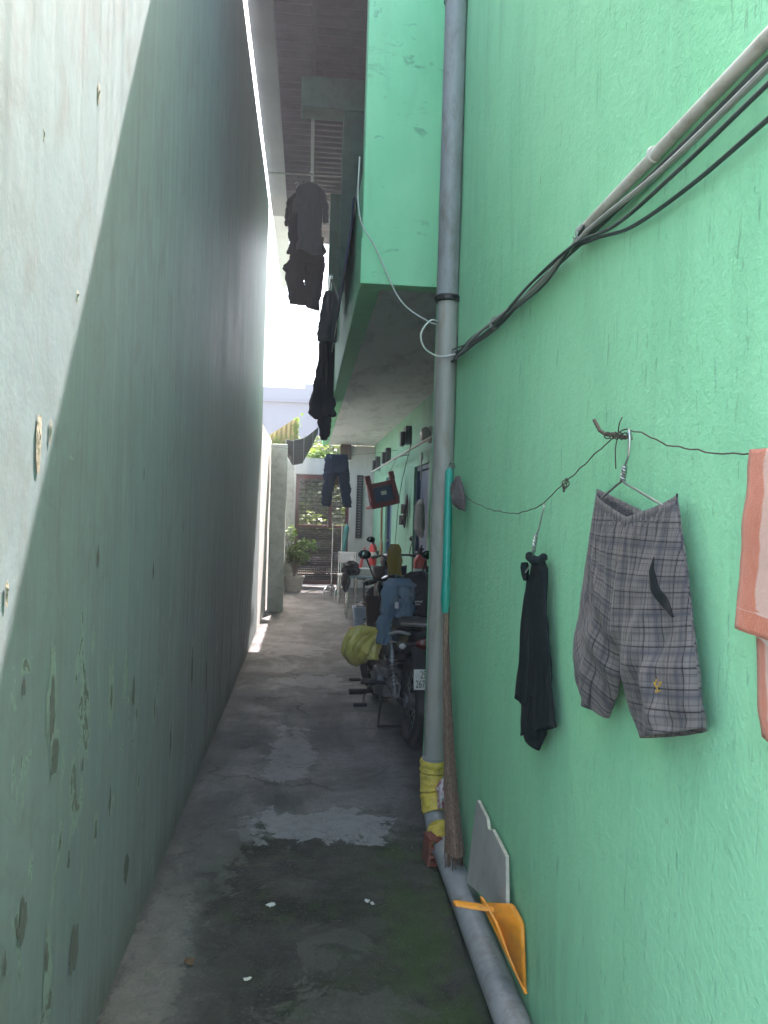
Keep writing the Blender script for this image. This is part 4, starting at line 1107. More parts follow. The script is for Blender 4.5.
# garments over the handlebar
jk = thing('jacket', 'faded blue cotton jacket draped over the backpack on the motorcycle seat', 'jacket', (.62, 5.1, .60))
DX, DN = (1, 0, 0), (0, -1, 0)
b = garment([(0, .56, .70, 1.045, .04, .0), (.08, .52, .725, 1.01, .06, .01), (.3, .525, .735, .93, .06, .02), (.7, .545, .735, .83, .055, .02), (1, .56, .72, .775, .045, .02)], (0, 5.12, 0), DX, DN, 70, 44, .034, 16, 4, .08)
b.build('body', M['denim_b'], jk, solid=.003, angle=180)
b = garment([(0, .515, .61, 1.0, .03, .07), (.25, .50, .615, .90, .04, .075), (.6, .485, .585, .76, .04, .07), (1, .478, .565, .615, .034, .06)], (0, 5.12, 0), DX, DN, 46, 40, .026, 18, 9, .05)
b.build('sleeve', M['denim_b'], jk, solid=.003, angle=180)
b = garment([(0, .625, .69, 1.0, .03, .07), (.3, .605, .71, .90, .04, .08), (.7, .60, .725, .80, .04, .08), (.9, .62, .71, .735, .035, .07), (1, .65, .69, .715, .02, .06)], (0, 5.12, 0), DX, DN, 46, 40, .026, 18, 13, .05)
b.build('sleeve', M['denim_b'], jk, solid=.003, angle=180)
MB().box((.588, 4.985, .86), (.612, 4.99, .90)).build('label_tag', M['logo'], jk)
bp = thing('backpack', 'black nylon backpack standing on the motorcycle seat behind the blue jacket', 'bag', (.80, 5.33, .80))
b = MB().ball((.79, 5.33, .90), (.16, .11, .17), 22, 16, bumpy=.22, seed=3); b.build('main_bag', M['bagblack'], bp)
b = MB().ball((.80, 5.24, .86), (.11, .05, .09), 18, 12, bumpy=.2, seed=5); b.build('front_pocket', M['bagblack'], bp)
b = MB().box((.745, 5.176, .880), (.80, 5.182, .890)).box((.750, 5.175, .862), (.785, 5.181, .870)).box((.748, 5.174, .871), (.752, 5.180, .881)); b.build('pale_print', M['logo'], bp, smooth=False)
yb = thing('plastic_bag', 'full yellow plastic bag bulging out at the left side of the near motorcycle', 'bag', (.40, 5.2, .43))
YR = [(0, .545, .70, .012), (.10, .525, .685, .022), (.25, .475, .645, .075), (.42, .425, .61, .112), (.6, .385, .57, .124), (.76, .365, .52, .10), (.9, .36, .47, .055), (1, .362, .445, .006)]
def ybf(u, w):
    a = 2 * PI * u; x, z, r = lerp_rows(YR, w)
    x2, z2, _ = lerp_rows(YR, min(1, w + .04)); x1, z1, _ = lerp_rows(YR, max(0, w - .04))
    t = Vector((x2 - x1, 0, z2 - z1)).normalized(); p = Vector((-t.z, 0, t.x))
    k = 1 + .20 * (abs(math.sin(a * 5.5 + 1.6 * noise.noise(Vector((w * 2.0, math.cos(a), 0))))) - .5) * 2 * math.exp(-max(0, w - .5) * 4) + .10 * noise.noise(Vector((math.cos(a) * 1.6, math.sin(a) * 1.6, w * 3))) + .08 * noise.noise(Vector((math.cos(a) * 6, math.sin(a) * 6, w * 9)))
    return Vector((x, 5.16, z)) + p * (r * k * math.cos(a)) + Vector((0, 1, 0)) * (r * k * .85 * math.sin(a))
MB().grid(ybf, 64, 48, True).build('bag_body', M['ybag'], yb, angle=60)
MB().tube(spline([(.545, 5.16, .70), (.57, 5.14, .745), (.60, 5.12, .76), (.575, 5.10, .72), (.535, 5.13, .692)], 6), .007, 6).build('handle_loop', M['ybag'], yb)

# ------------------------------------------------------------------ further clutter along the recessed wall
yc = garment([(0, .82, .90, 1.17, .03, 0), (.2, .79, .93, 1.10, .05, 0), (.6, .795, .935, .95, .05, 0), (1, .80, .925, .80, .04, 0)], (0, 7.45, 0), (1, 0, 0), (0, -1, 0), 30, 22, .016, 12, 6, .03)
tag(yc.build('cloth_bag', M['ycloth'], solid=.003, angle=180), 'mustard yellow cloth bag hanging above and behind the blue jacket', 'bag')
b = MB().tube(spline([(.86, 7.45, 1.15), (.9, 7.46, 1.7), (1.0, 7.47, 2.18)], 5), .003, 6)
tag(b.build('hanging_cord', M['rust']), 'thin dark cord carrying the mustard cloth bag from the rod', 'cord')

lb = thing('laundry_basket', 'pale blue slatted laundry basket with folded washing inside', 'basket', (.71, 9.3, .06))
def bkf(u, w):
    a = 2 * PI * u; r = .105 + .025 * w
    q = 1 / max(abs(math.cos(a)), abs(math.sin(a))) ** .75
    return (.71 + r * q * math.cos(a), 9.3 + r * q * .8 * math.sin(a), .06 + .27 * w)
b = MB()
for k in range(36):
    u0 = k / 36
    b.grid(lambda u, w: bkf(u0 + u * .018, w), 1, 8)
for w0, w1 in ((0, .08), (.45, .52), (.88, 1.0)): b.grid(lambda u, w: bkf(u, w0 + (w1 - w0) * w), 48, 2, True)
b.add([bkf(i / 24, .01) for i in range(24)], [tuple(range(24))])
b.build('basket_shell', M['basket'], lb, solid=.005, angle=60)
MB().grid(lambda u, w: bkf(u, .03 + .9 * w) if False else Vector((.71, 9.3, 0)) + (Vector(bkf(u, w)) - Vector((.71, 9.3, 0))) * .96 + Vector((0, 0, .006)), 40, 6, True).build('lining', M['ltblue'], lb)
MB().ball((.71, 9.3, .325), (.10, .085, .05), 18, 10, bumpy=.6, seed=9).build('folded_washing', M['white_cloth'], lb)
MB().ball((.74, 9.27, .35), (.055, .05, .035), 14, 9, bumpy=.6, seed=2).build('folded_washing', M['brown_cloth'], lb)
st = thing('low_stand', 'low dark wooden stand under the laundry basket', 'stand', (.71, 9.3, 0))
b = MB().box((.55, 9.16, .035), (.87, 9.44, .058)); b.build('top', M['wood'], st, bevel=.004)
for x in (.565, .835):
    for y in (9.175, 9.405): MB().box((x, y, -.008), (x + .02, y + .02, .0345)).build('leg', M['wood'], st)

tb = thing('plastic_table', 'light blue folding table beyond the laundry basket', 'table', (.80, 10.7, 0))
MB().box((.56, 10.5, .56), (1.05, 10.95, .585)).build('tabletop', M['ltblue'], tb, bevel=.006)
for x, y in ((.60, 10.55), (1.0, 10.55), (.60, 10.9), (1.0, 10.9)): MB().tube([(x, y, .559), (x + .02 * (1 if x > .8 else -1), y, -.004)], .012, 8).build('leg', M['chrome'], tb)
bx = thing('carton', 'small pale carton standing on the light blue table', 'box', (.83, 10.65, .586))
MB().box((.74, 10.58, .586), (.93, 10.74, .675)).build('box_body', M['carton'], bx, bevel=.003)
MB().box((.735, 10.575, .665), (.935, 10.745, .685)).build('lid', M['white'], bx, bevel=.003)
b = MB().ball((.63, 10.6, .68), (.12, .12, .10), 22, 14, bumpy=.35, seed=6)
b.ball((.56, 10.55, .52), (.06, .08, .16), 18, 12, bumpy=.3, seed=8)
tag(b.build('bundle', M['bagblack']), 'lumpy black bag slumped over the corner of the light blue table', 'bag')

# clothes rack, chair, teal roll near the gate
rk = thing('drying_rack', 'slim tubular steel drying rack standing in front of the gate', 'rack', (.54, 12.95, 0))
b = MB()
for x in (.445, .60): b.tube([(x, 13.0, .02), (x, 13.0, 1.26)], .013, 8)
b.tube([(.445, 13.0, 1.255), (.60, 13.0, 1.255)], .013, 8); b.tube([(.445, 13.0, .75), (.60, 13.0, .75)], .009, 8)
b.build('frame', M['chrome'], rk)
for x in (.42, .60):
    MB().tube(spline([(x - .11, 12.72, .0), (x - .10, 12.75, .13), (x - .05, 12.85, .19), (x + .04, 13.1, .19), (x + .08, 13.2, .13), (x + .09, 13.22, .0)], 5), .013, 8).build('foot', M['chrome'], rk)
pc = thing('folding_chair', 'white seated steel chair beside the drying rack', 'chair', (.66, 12.35, 0))
b = MB().box((.52, 12.2, .42), (.84, 12.54, .455)); b.build('seat', M['white'], pc, bevel=.01)
for x in (.54, .82): MB().tube([(x, 12.22, .44), (x, 12.18, -.004)], .011, 8).build('leg', M['chrome'], pc)
for x in (.54, .82): MB().tube([(x, 12.50, .0), (x, 12.54, .45), (x, 12.60, .80)], .011, 8).build('leg', M['chrome'], pc)
MB().grid(lambda u, w: (.54 + .28 * u, 12.575 + .015 * math.sin(u * PI) + .02 * w, .62 + .18 * w), 6, 4).build('backrest', M['white'], pc, solid=.01)
b = MB().tube(spline([(.56, 13.3, .0), (.62, 13.35, .6), (.69, 13.4, 1.1), (.70, 13.42, 1.24)], 5), [.03] * 5 + [.045] * 6 + [.05, .045, .03, .02, .01], 12)
tag(b.build('rolled_sheet', M['teal_sheet']), 'rolled teal plastic sheet leaning beside the drying rack', 'roll')

# extinguishers
def extinguisher(loc, lab):
    t = thing('fire_extinguisher', lab, 'fire extinguisher', loc, 'fire extinguishers on the recessed wall')
    B = lambda mb, n, m, p=None: mb.build(n, M[m], p or t, local=True)
    B(MB().lathe([(.01, 0), (.062, .005), (.068, .03), (.068, .30), (.06, .34), (.035, .37), (.022, .38)], n=24), 'cylinder', 'red')
    B(MB().lathe([(.0690, .15), (.0695, .152), (.0695, .235), (.0690, .237)], n=24, cap=False), 'label_band', 'white')
    B(MB().tube([(0, 0, .38), (0, 0, .425)], .020, 10).box((-.02, -.09, .43), (.02, .02, .445)).tube([(0, .02, .425), (0, -.08, .47)], .008, 6), 'valve', 'matt_black')
    B(MB().tube(spline([(0, .02, .41), (.0, .09, .40), (.0, .10, .3), (.0, .085, .1)], 6), .010, 8), 'hose', 'black_rubber')
    B(MB().box((.06, -.05, .2), (.105, .05, .26)), 'bracket', 'matt_black')
    return t
ex = extinguisher((1.16, 13.3, .53), 'red fire extinguisher with white band hung low on the far recessed wall')
ex2 = copy_tree(ex); ex2.location = (1.16, 7.75, .68)
ex2['label'] = 'red fire extinguisher with white band half hidden right behind the drain pipe'
b = MB().tube([(.985, 12.9, .86), (.90, 12.9, .42)], [.012, .03], 12).lathe([(.13, 0), (.13, .02), (.06, .03), (.02, .07)], Matrix.Translation((.90, 12.9, .36)), 16)
tag(b.build('plunger', M['red']), 'long red plastic plunger standing beside the far extinguisher', 'plunger')
b = MB().box((.80, 12.78, .33), (1.02, 13.0, .355)).tube([(.83, 12.8, .33), (.83, 12.8, 0)], .012).tube([(.99, 12.8, .33), (.99, 12.8, 0)], .012).tube([(.83, 12.98, .33), (.83, 12.98, 0)], .012).tube([(.99, 12.98, .33), (.99, 12.98, 0)], .012)
tag(b.build('stool', M['matt_black'], bevel=.004), 'small dark stool carrying the red plunger', 'stool')

# clothes rod, red stool hung on it
rd = thing('clothes_rod', 'white painted clothes rod fixed along the recessed wall under the gallery', 'rod', (1.1, 9.5, 2.1))
MB().tube([(1.12, 5.2, 2.19), (1.12, 13.6, 2.165)], .014, 10).build('bar', M['white_pipe'], rd)
for yy in (5.4, 9.55, 13.4): MB().tube([(1.12, yy, 2.175), (XR - .002, yy, 2.20)], .008, 8).build('bracket', M['steel'], rd)
rs = thing('plastic_stool', 'dark red plastic stool with blue panel hung askew from the clothes rod', 'stool', (.95, 9.9, 1.75))
rm = Matrix.Translation((.965, 9.9, 1.74)) @ Matrix.Rotation(math.radians(-14), 4, 'Y') @ Matrix.Rotation(math.radians(18), 4, 'Z')
b = MB()
b.box((-.20, -.02, -.20), (.20, .02, -.135), rm).box((-.20, -.02, -.135), (-.135, .02, .12), rm).box((.135, -.02, -.135), (.20, .02, .12), rm).box((-.135, -.02, .065), (.135, .02, .12), rm)
b.build('seat_frame', M['red_dk'], rs, bevel=.008)
MB().box((-.134, -.008, -.134), (.134, .012, .064), rm).build('seat_panel', M['blue_dk'], rs)
MB().box((-.03, -.0125, -.045), (.045, -.0085, .005), rm).build('paper_sticker', M['white'], rs)
for sx in (-1, 1):
    MB().box((sx * .17 - .035, -.02, .121), (sx * .17 + .035, .02, .235), rm).build('leg', M['red_dk'], rs, bevel=.006)
    MB().box((sx * .17 - .025, .021, -.19), (sx * .17 + .025, .20, -.15), rm).build('leg', M['red_dk'], rs, bevel=.006)
MB().tube([rm @ Vector((.17, 0, .236)), (1.12, 9.85, 2.165)], .003, 6).build('hanging_string', M['rust'], rs)

# paddle, shoes, towel, ladle, lamps on the recessed wall
pd = thing('wooden_paddle', 'long brown wooden paddle hanging on the recessed wall below the red stool', 'paddle', (1.22, 12.6, .6))
MB().tube([(1.235, 12.75, 1.55), (1.235, 12.7, 1.02)], .017, 10).build('handle', M['wood'], pd)
MB().ball((1.232, 12.65, .82), (.02, .085, .22), 18, 14).build('blade', M['wood'], pd)
for k, (yy, zz, lab) in enumerate(((9.45, 1.56, 'dark slipper hanging on the green wall, the upper of the two'), (9.62, 1.42, 'dark slipper hanging on the green wall, the lower of the two'))):
    t = thing('slipper', lab, 'slipper', (1.2, yy, zz - .14), 'slippers hung on the wall')
    b = MB().ball((1.225, yy, zz), (.022, .06, .145), 16, 14); b.build('sole', M['shoe'], t)
    MB().grid(lambda u, w: (1.205 - .05 * math.sin(u * PI), yy - .06 + .12 * u, zz - .10 + .12 * w), 10, 6).build('strap', M['black_rubber'], t, solid=.006)
b = garment([(0, -8.02, -7.75, 1.62, .012, 0), (.3, -8.05, -7.72, 1.55, .04, .01), (.8, -8.06, -7.70, 1.32, .05, .01), (1, -8.0, -7.74, 1.235, .02, 0)], (1.17, 0, 0), (0, -1, 0), (-1, 0, 0), 30, 22, .014, 7, 5, .03)
tag(b.build('hand_towel', M['white_cloth'], solid=.003, angle=180), 'limp off white hand towel hanging beside the blue door', 'towel')
ld = thing('ladle', 'long pale ladle hanging beside the top of the nearer blue door', 'ladle', (1.19, 8.2, 1.8))
MB().tube([(1.21, 8.22, 1.83), (1.2, 8.16, 2.05)], .008, 8).build('handle', M['white'], ld)
MB().ball((1.2, 8.15, 2.08), (.018, .035, .05), 14, 10).build('bowl', M['white'], ld)
for k, (y0, z0, lab) in enumerate(((9.55, 2.44, 'dark box lamp high on the recessed wall, nearest of the row under the gallery'), (11.9, 2.35, 'dark box lamp above the red stool, middle one of the wall row'), (13.6, 2.33, 'dark box lamp farthest along the recessed wall near its end'))):
    t = thing('wall_lamp', lab, 'wall lamp', (1.2, y0, z0 - .12), 'lamps on the recessed wall')
    B = lambda mb, n, m: mb.build(n, M[m], t, bevel=.006)
    B(MB().box((1.185, y0 - .12, z0 - .11), (1.255, y0 + .12, z0 + .11)), 'housing', 'lamp_dk')
    B(MB().box((1.13, y0 - .07, z0 - .13), (1.184, y0 + .07, z0 + .04)), 'shade', 'lamp_dk')
    B(MB().box((1.135, y0 - .06, z0 - .142), (1.18, y0 + .06, z0 - .131)), 'lens', 'lamp_gl')
wm = thing('ceiling_fan_lamp', 'rounded pale bulkhead lamp on the recessed wall close to the drain pipe', 'wall lamp', (1.2, 7.85, 2.2))
wm.name = 'bulkhead_lamp'
MB().ball((1.19, 7.85, 2.29), (.06, .12, .075), 18, 12).build('glass', M['lamp_gl'], wm)
MB().tube([(1.262, 7.85, 2.29), (1.215, 7.85, 2.29)], .085, 20).build('base', M['white'], wm)

# laundry under the gallery
ln = MB().tube(spline([(WL, 11.0, 2.36), (.1, 11.0, 2.285), (.4, 11.0, 2.26), (.7, 11.0, 2.28), (XR, 11.0, 2.36)], 8), .0025, 6)
tag(ln.build('laundry_line', M['rust']), 'thin line stretched across the alley below the gallery, carrying the jeans', 'wire')
jn = thing('jeans', 'dark blue jeans hanging by the waist in front of the gate', 'jeans', (.4, 11.0, 1.5))
O_, S2, N2 = (0, 11.0, 0), (1, 0, 0), (0, -1, 0)
b = garment([(0, .245, .55, 2.275, .02, 0), (.3, .232, .565, 2.19, .04, 0), (1, .222, .585, 2.0, .05, 0)], O_, S2, N2, 36, 16, .026, 11, 2, .0); b.build('hip_panel', M['denim'], jn, solid=.003, angle=180)
b = garment([(0, .222, .405, 2.02, .046, 0), (.4, .21, .375, 1.82, .045, 0), (1, .20, .325, 1.525, .04, 0)], O_, S2, N2, 24, 22, .028, 12, 3, .02); b.build('trouser_leg', M['denim'], jn, solid=.003, angle=180)
b = garment([(0, .405, .585, 2.02, .046, 0), (.4, .45, .605, 1.82, .045, 0), (1, .515, .635, 1.52, .04, 0)], O_, S2, N2, 24, 22, .028, 12, 7, .02); b.build('trouser_leg', M['denim'], jn, solid=.003, angle=180)
b = garment([(0, .36, .44, 2.0, .03, .0), (1, .34, .51, 1.83, .03, 0)], (0, 11.03, 0), S2, N2, 20, 10, .012, 10, 5, .0)
tag(b.build('brown_cloth', M['brown_cloth'], solid=.003, angle=180), 'brown cloth showing between the legs of the hanging jeans', 'cloth')

def hang_shirt(name, lab, x, y, z, wd, h, yaw, mat, seed, sleeve=.5):
    t = thing(name, lab, 'shirt', (x, y, z - h))
    S = (math.cos(yaw), math.sin(yaw), 0); N = (math.sin(yaw), -math.cos(yaw), 0); O = (x, y, 0); W = wd / 2
    b = garment([(0, -.25 * W, .25 * W, z, .010, 0), (.06, -.75 * W, .75 * W, z - .05 * h, .02, 0), (.12, -W, W, z - .09 * h, .024, 0), (.3, -.93 * W, .95 * W, z - .3 * h, .024, 0), (1, -1.02 * W, W, z - h, .02, 0)], O, S, N, 60, 46, .024, 9, seed, .04)
    b.build('body', M[mat], t, solid=.003, angle=180)
    for sd in (-1, 1):
        b = garment([(0, sd * .92 * W - .16 * W, sd * .92 * W + .16 * W, z - .09 * h, .014, .012), (.3, sd * 1.12 * W - .22 * W, sd * 1.12 * W + .2 * W, z - .25 * h, .02, .014), (1, sd * 1.28 * W - .2 * W, sd * 1.28 * W + .2 * W, z - (.09 + sleeve + .04 * sd) * h, .016, .01)], O, S, N, 30, 24, .018, 13, seed + sd * 2, .03)
        b.build('sleeve', M[mat], t, solid=.003, angle=180)
    Sv, Ov = Vector(S), Vector(O)
    MB().tube(spline([Ov + Vector((0, 0, z - .01)), Ov + Vector((0, 0, z + .05)), Ov + Sv * .02 + Vector((0, 0, z + .085)), Ov + Vector((0, 0, z + .105)), Ov - Sv * .02 + Vector((0, 0, z + .09))], 5), .003, 6).build('hanger_hook', M['galv'], t)
    return t
# gallery edge laundry
gr = thing('gallery_rod', 'dark pole held off the gallery parapet, carrying the hanging clothes', 'rod', (.17, 9, 3.6))
MB().tube([(.165, 7.4, 3.73), (.165, 10.6, 3.73)], .014, 10).build('bar', M['steel'], gr)
for yy in (7.5, 10.5): MB().tube([(.165, yy, 3.73), (.31, yy, 3.37)], .010, 8).build('bracket', M['steel'], gr)
OG = (0, 8.6, 0)
b = garment([(0, .12, .235, 3.72, .02, 0), (.15, .105, .25, 3.55, .06, 0), (.5, .06, .265, 3.1, .08, 0), (.85, .0, .275, 2.66, .09, 0), (1, -.025, .28, 2.535, .09, 0)], OG, S2, N2, 64, 34, .03, 20, 2, .10)
tag(b.build('long_shirt', M['dk_cloth'], solid=.003, angle=180), 'long charcoal garment hanging outside the gallery edge, widening to a pointed hem', 'shirt')
b = garment([(0, .10, .24, 3.0, .03, 0), (.4, .09, .25, 2.62, .05, 0), (.8, .10, .24, 2.38, .05, 0), (1, .13, .22, 2.28, .03, 0)], (0, 8.85, 0), S2, N2, 50, 24, .024, 22, 11, .14)
tag(b.build('dark_shirt', M['dk_cloth'], solid=.003, angle=180), 'black shirt dangling just behind and below the long charcoal garment', 'shirt')
b = garment([(0, .12, .26, 3.72, .02, 0), (.3, .07, .27, 3.5, .05, 0), (1, .05, .28, 3.22, .05, 0)], (0, 7.9, 0), S2, N2, 50, 20, .022, 22, 21, .10)
tag(b.build('slate_shirt', M['dk_cloth2'], solid=.003, angle=180), 'slate grey shirt bunched at the near end of the gallery pole', 'shirt')
bl = MB().grid(lambda u, w: (lerp_rows([(0, .40, 2.95), (.3, .41, 3.42), (.38, .31, 3.45), (.46, .235, 3.42), (1, .20, 3.02)], w)[0] - .012 * noise.noise(Vector((u * 14, w * 3, 0))), 4.75 + 1.6 * u, lerp_rows([(0, .40, 2.95), (.3, .41, 3.42), (.38, .31, 3.45), (.46, .235, 3.42), (1, .20, 3.02)], w)[1] + .02 * noise.noise(Vector((u * 6, 0, 4)))), 44, 30)
tag(bl.build('blanket', M['blue_cloth'], solid=.006, angle=180), 'navy blanket airing over the gallery parapet behind the end wall', 'blanket')

# upper laundry under the roof
ul = MB().tube([(-.45, 7.4, 4.67), (XR, 7.4, 4.69)], .008, 8)
tag(ul.build('upper_rod', M['steel']), 'thin rod slung under the roof sheets, carrying the upper clothes', 'rod')
OU = (0, 7.3, 0)
hang_shirt('grey_shirt', 'slate grey shirt hanging high under the roof, front of the upper row', -.05, 7.3, 4.56, .24, .66, .25, 'dk_cloth2', 5, .42)
hang_shirt('narrow_shirt', 'narrow black shirt hanging at the left behind the grey shirt under the roof', -.19, 7.42, 4.50, .15, .58, -.5, 'dk_cloth', 15, .5)
tr = thing('dark_trousers', 'dark trousers hanging lowest under the roof behind the grey shirt', 'trousers', (-.07, 7.5, 3.45))
OU = (0, 7.5, 0)
b = garment([(0, -.20, .085, 4.12, .03, 0), (.3, -.235, .10, 3.98, .03, 0), (1, -.25, .105, 3.83, .03, 0)], OU, S2, N2, 50, 22, .026, 10, 25, .03); b.build('hip_panel', M['dk_cloth'], tr, solid=.003, angle=180)
b = garment([(0, -.25, -.06, 3.87, .03, .0), (.2, -.31, -.09, 3.80, .03, 0), (.45, -.26, -.08, 3.68, .025, 0), (1, -.225, -.055, 3.46, .02, 0)], OU, S2, N2, 40, 26, .026, 11, 27, .04); b.build('trouser_leg', M['dk_cloth'], tr, solid=.003, angle=180)
b = garment([(0, -.09, .105, 3.87, .03, .01), (.5, -.085, .085, 3.65, .025, .01), (1, -.07, .06, 3.42, .02, .01)], OU, S2, N2, 40, 26, .026, 11, 29, .04); b.build('trouser_leg', M['dk_cloth'], tr, solid=.003, angle=180)
b = MB().tube([(.0, 7.5, 4.66), (.0, 7.5, 4.08)], .004, 6).tube([(-.13, 7.5, 4.66), (-.13, 7.5, 4.08)], .004, 6)
tag(b.build('hanger_strap', M['rust']), 'thin straps dropping from the upper rod to the dark trousers', 'strap')

# striped cloth slung from pillar to gallery
def tpf(u, w):
    # u along from pillar to gallery, w across
    x, z0, z1 = lerp_rows([(0, -.335, 2.47, 2.28), (.25, -.235, 2.475, 2.125), (.5, -.09, 2.51, 2.16), (.75, .04, 2.61, 2.42), (1, .13, 2.70, 2.64)], u)
    return (x, 11.2 + .25 * w + .25 * u, z0 + (z1 - z0) * w - .03 * math.sin(w * PI) + .012 * noise.noise(Vector((u * 7, w * 5, 0))))
b = MB().grid(tpf, 40, 24, uvfn=lambda u, w: (u * .62, w * .4))
tag(b.build('striped_cloth', M['tarp'], solid=.004, angle=180), 'grey white striped cloth sagging between the pillar and the gallery', 'cloth')
b = MB().tube(spline([(-.34, 11.2, 2.39), (-.36, 11.19, 2.41)], 3), .004, 6).tube([(.13, 11.45, 2.70), (.26, 11.45, 2.80)], .004, 6)
tag(b.build('tie_cord', M['rust']), 'short cords tying the striped cloth to pillar and gallery', 'cord')

# weathered sheet on the pillar, with grass
ws = thing('roof_sheet', 'weathered yellow brown sheet propped upright on top of the low wall', 'sheet', (-.4, 11.7, 2.4))
def wsf(u, w):
    x = -.60 + .43 * u; top = 2.58 + .30 * u; bot = 2.42
    return (x, 11.75 + .012 * math.sin(x * 2 * PI / .07), bot + (top - bot) * w)
MB().grid(wsf, 60, 6).build('sheet_panel', M['fibro'], ws, solid=.006)
MB().box((-.62, 11.73, 2.38), (-.15, 11.78, 2.425)).build('batten', M['wood'], ws)
random.seed(5)
def leaves(mb, c, rad, n, size, flat=.35, hollow=.0, shape=None):
    c = Vector(c)
    for i in range(n):
        while True:
            d = Vector((random.uniform(-1, 1), random.uniform(-1, 1), random.uniform(-1, 1)))
            if hollow <= d.length <= 1: break
        if shape and not shape(d): continue
        p = c + Vector((d.x * rad[0], d.y * rad[1], d.z * rad[2]))
        a = Vector((random.gauss(0, 1), random.gauss(0, 1), random.gauss(0, .5) - .25)).normalized()
        q = a.cross(Vector((random.gauss(0, .5), random.gauss(0, .5), 1))).normalized(); s = size * random.uniform(.55, 1.25)
        nn = a.cross(q) * s * .12
        mb.add([p, p + a * s * .5 + q * s * flat - nn, p + a * s, p + a * s * .5 - q * s * flat - nn], [(0, 1, 2, 3)])
    return mb
gt = MB()
for i in range(60):
    x = random.uniform(-.58, -.2); zb = 2.42; h = random.uniform(.06, .2) * (1.8 if x > -.25 else 1)
    gt.tube(spline([(x, 11.68, zb), (x + random.uniform(-.02, .02), 11.66, zb + h * .6), (x + random.uniform(-.05, .05), 11.62, zb + h)], 3), [.004, .0035, .003, .002, .0018, .001, .0006], 4)
for i in range(50):
    x = random.uniform(-.24, -.13); z = random.uniform(2.45, 2.92)
    leaves(gt, (x, 11.7, z), (.03, .03, .03), 2, .05)
tag(gt.build('weed_tuft', M['leaf_c']), 'yellow green weeds growing up the weathered sheet on the wall', 'plant')

# ------------------------------------------------------------------ gate end of the alley
gw = MB().box((WL, 14.66, -.03), (-.225, 14.82, 2.44)).box((-.225, 14.66, 2.135), (.80, 14.82, 2.44)).box((.80, 14.66, -.03), (XR + .16, 14.82, 2.70))
tag(gw.build('gate_wall', M['white_wall'], bevel=.006), 'stained white wall around the red brown gate closing the alley', 'wall')
sp_ = MB().box((.60, 14.58, 2.442), (.80, 14.74, 2.72)); tag(sp_.build('wall_pier', M['bark'], bevel=.005), 'short dark brown pier on the gate wall under the gallery', 'pier')
gp = MB().box((-.44, 14.1, -.03), (-.24, 14.3, 2.36)); tag(gp.build('gate_post', M['conc'], bevel=.01), 'grey green rendered post between the potted plant and the gate', 'pillar')
gt_ = thing('metal_gate', 'red brown metal gate with bars above and dark mesh below at the alley end', 'gate', (.29, 14.68, 0))
b = MB()
x0, x1 = -.22, .795
b.box((x0, 14.70, .05), (x0 + .06, 14.75, 2.12)); b.box((x1 - .06, 14.70, .05), (x1, 14.75, 2.12)); b.box((x0 + .06, 14.70, 2.05), (x1 - .06, 14.75, 2.12)); b.box((x0 + .06, 14.70, .05), (x1 - .06, 14.75, .12)); b.box((x0 + .06, 14.70, 1.12), (x1 - .06, 14.75, 1.18))
b.box((.42, 14.703, 1.18), (.47, 14.747, 2.05))
b.build('gate_frame', M['gate_red'], gt_, bevel=.004)
b = MB()
for i in range(11): b.tube([(x0 + .06, 14.725, 1.24 + .075 * i), (x1 - .06, 14.725, 1.24 + .075 * i)], .011, 6)
for i in range(4): b.tube([(x0 + .06 + .22 * (i + .6), 14.735, 1.18), (x0 + .06 + .22 * (i + .6), 14.735, 2.05)], .007, 6)
b.build('bars', M['gate_dk'], gt_)
b = MB()
for i in range(26): b.tube([(x0 + .06, 14.725, .13 + .038 * i), (x1 - .06, 14.725, .13 + .038 * i)], .0075, 5)
for i in range(24): b.tube([(x0 + .08 + .038 * i, 14.735, .12), (x0 + .08 + .038 * i, 14.735, 1.12)], .007, 5)
b.build('mesh_panel', M['gate_dk'], gt_)
b = MB()
for i in range(22): b.box((x0 + .062, 14.752, .125 + .045 * i), (x1 - .062, 14.757, .157 + .045 * i))
b.build('louvre_panel', M['gate_dk'], gt_, smooth=False)
MB().tube([(.40, 14.70, 1.15), (.40, 14.66, 1.15), (.40, 14.66, 1.28), (.40, 14.70, 1.28)], .01, 8).build('handle', M['steel'], gt_)
# window with a dark frame on the white end wall
wf = thing('shutter', 'dark framed shutter on the white wall right of the gate', 'shutter', (.99, 14.64, .95))
b = MB().box((.93, 14.62, .95), (.965, 14.657, 2.15)).box((1.015, 14.62, .95), (1.05, 14.657, 2.15)).box((.965, 14.62, 2.115), (1.015, 14.657, 2.15)).box((.965, 14.62, .95), (1.015, 14.657, .985)); b.build('frame', M['lamp_dk'], wf)
b = MB()
for i in range(22): b.box((.965, 14.63, .99 + .051 * i), (1.015, 14.65, 1.025 + .051 * i), None)
b.build('slats', M['lamp_dk'], wf)

# vine on top of the gate wall
vn = MB(); random.seed(21)
leaves(vn, (.16, 14.85, 2.52), (.42, .22, .11), 420, .075)
leaves(vn, (.0, 14.75, 2.46), (.25, .1, .06), 90, .07)
vn.tube(spline([(-.22, 14.78, 2.45), (0, 14.8, 2.48), (.3, 14.85, 2.46), (.58, 14.85, 2.50)], 6), .008, 6)
tag(vn.build('vine', M['leaf_c']), 'bright green sunlit creeper spilling along the top of the gate wall', 'plant')

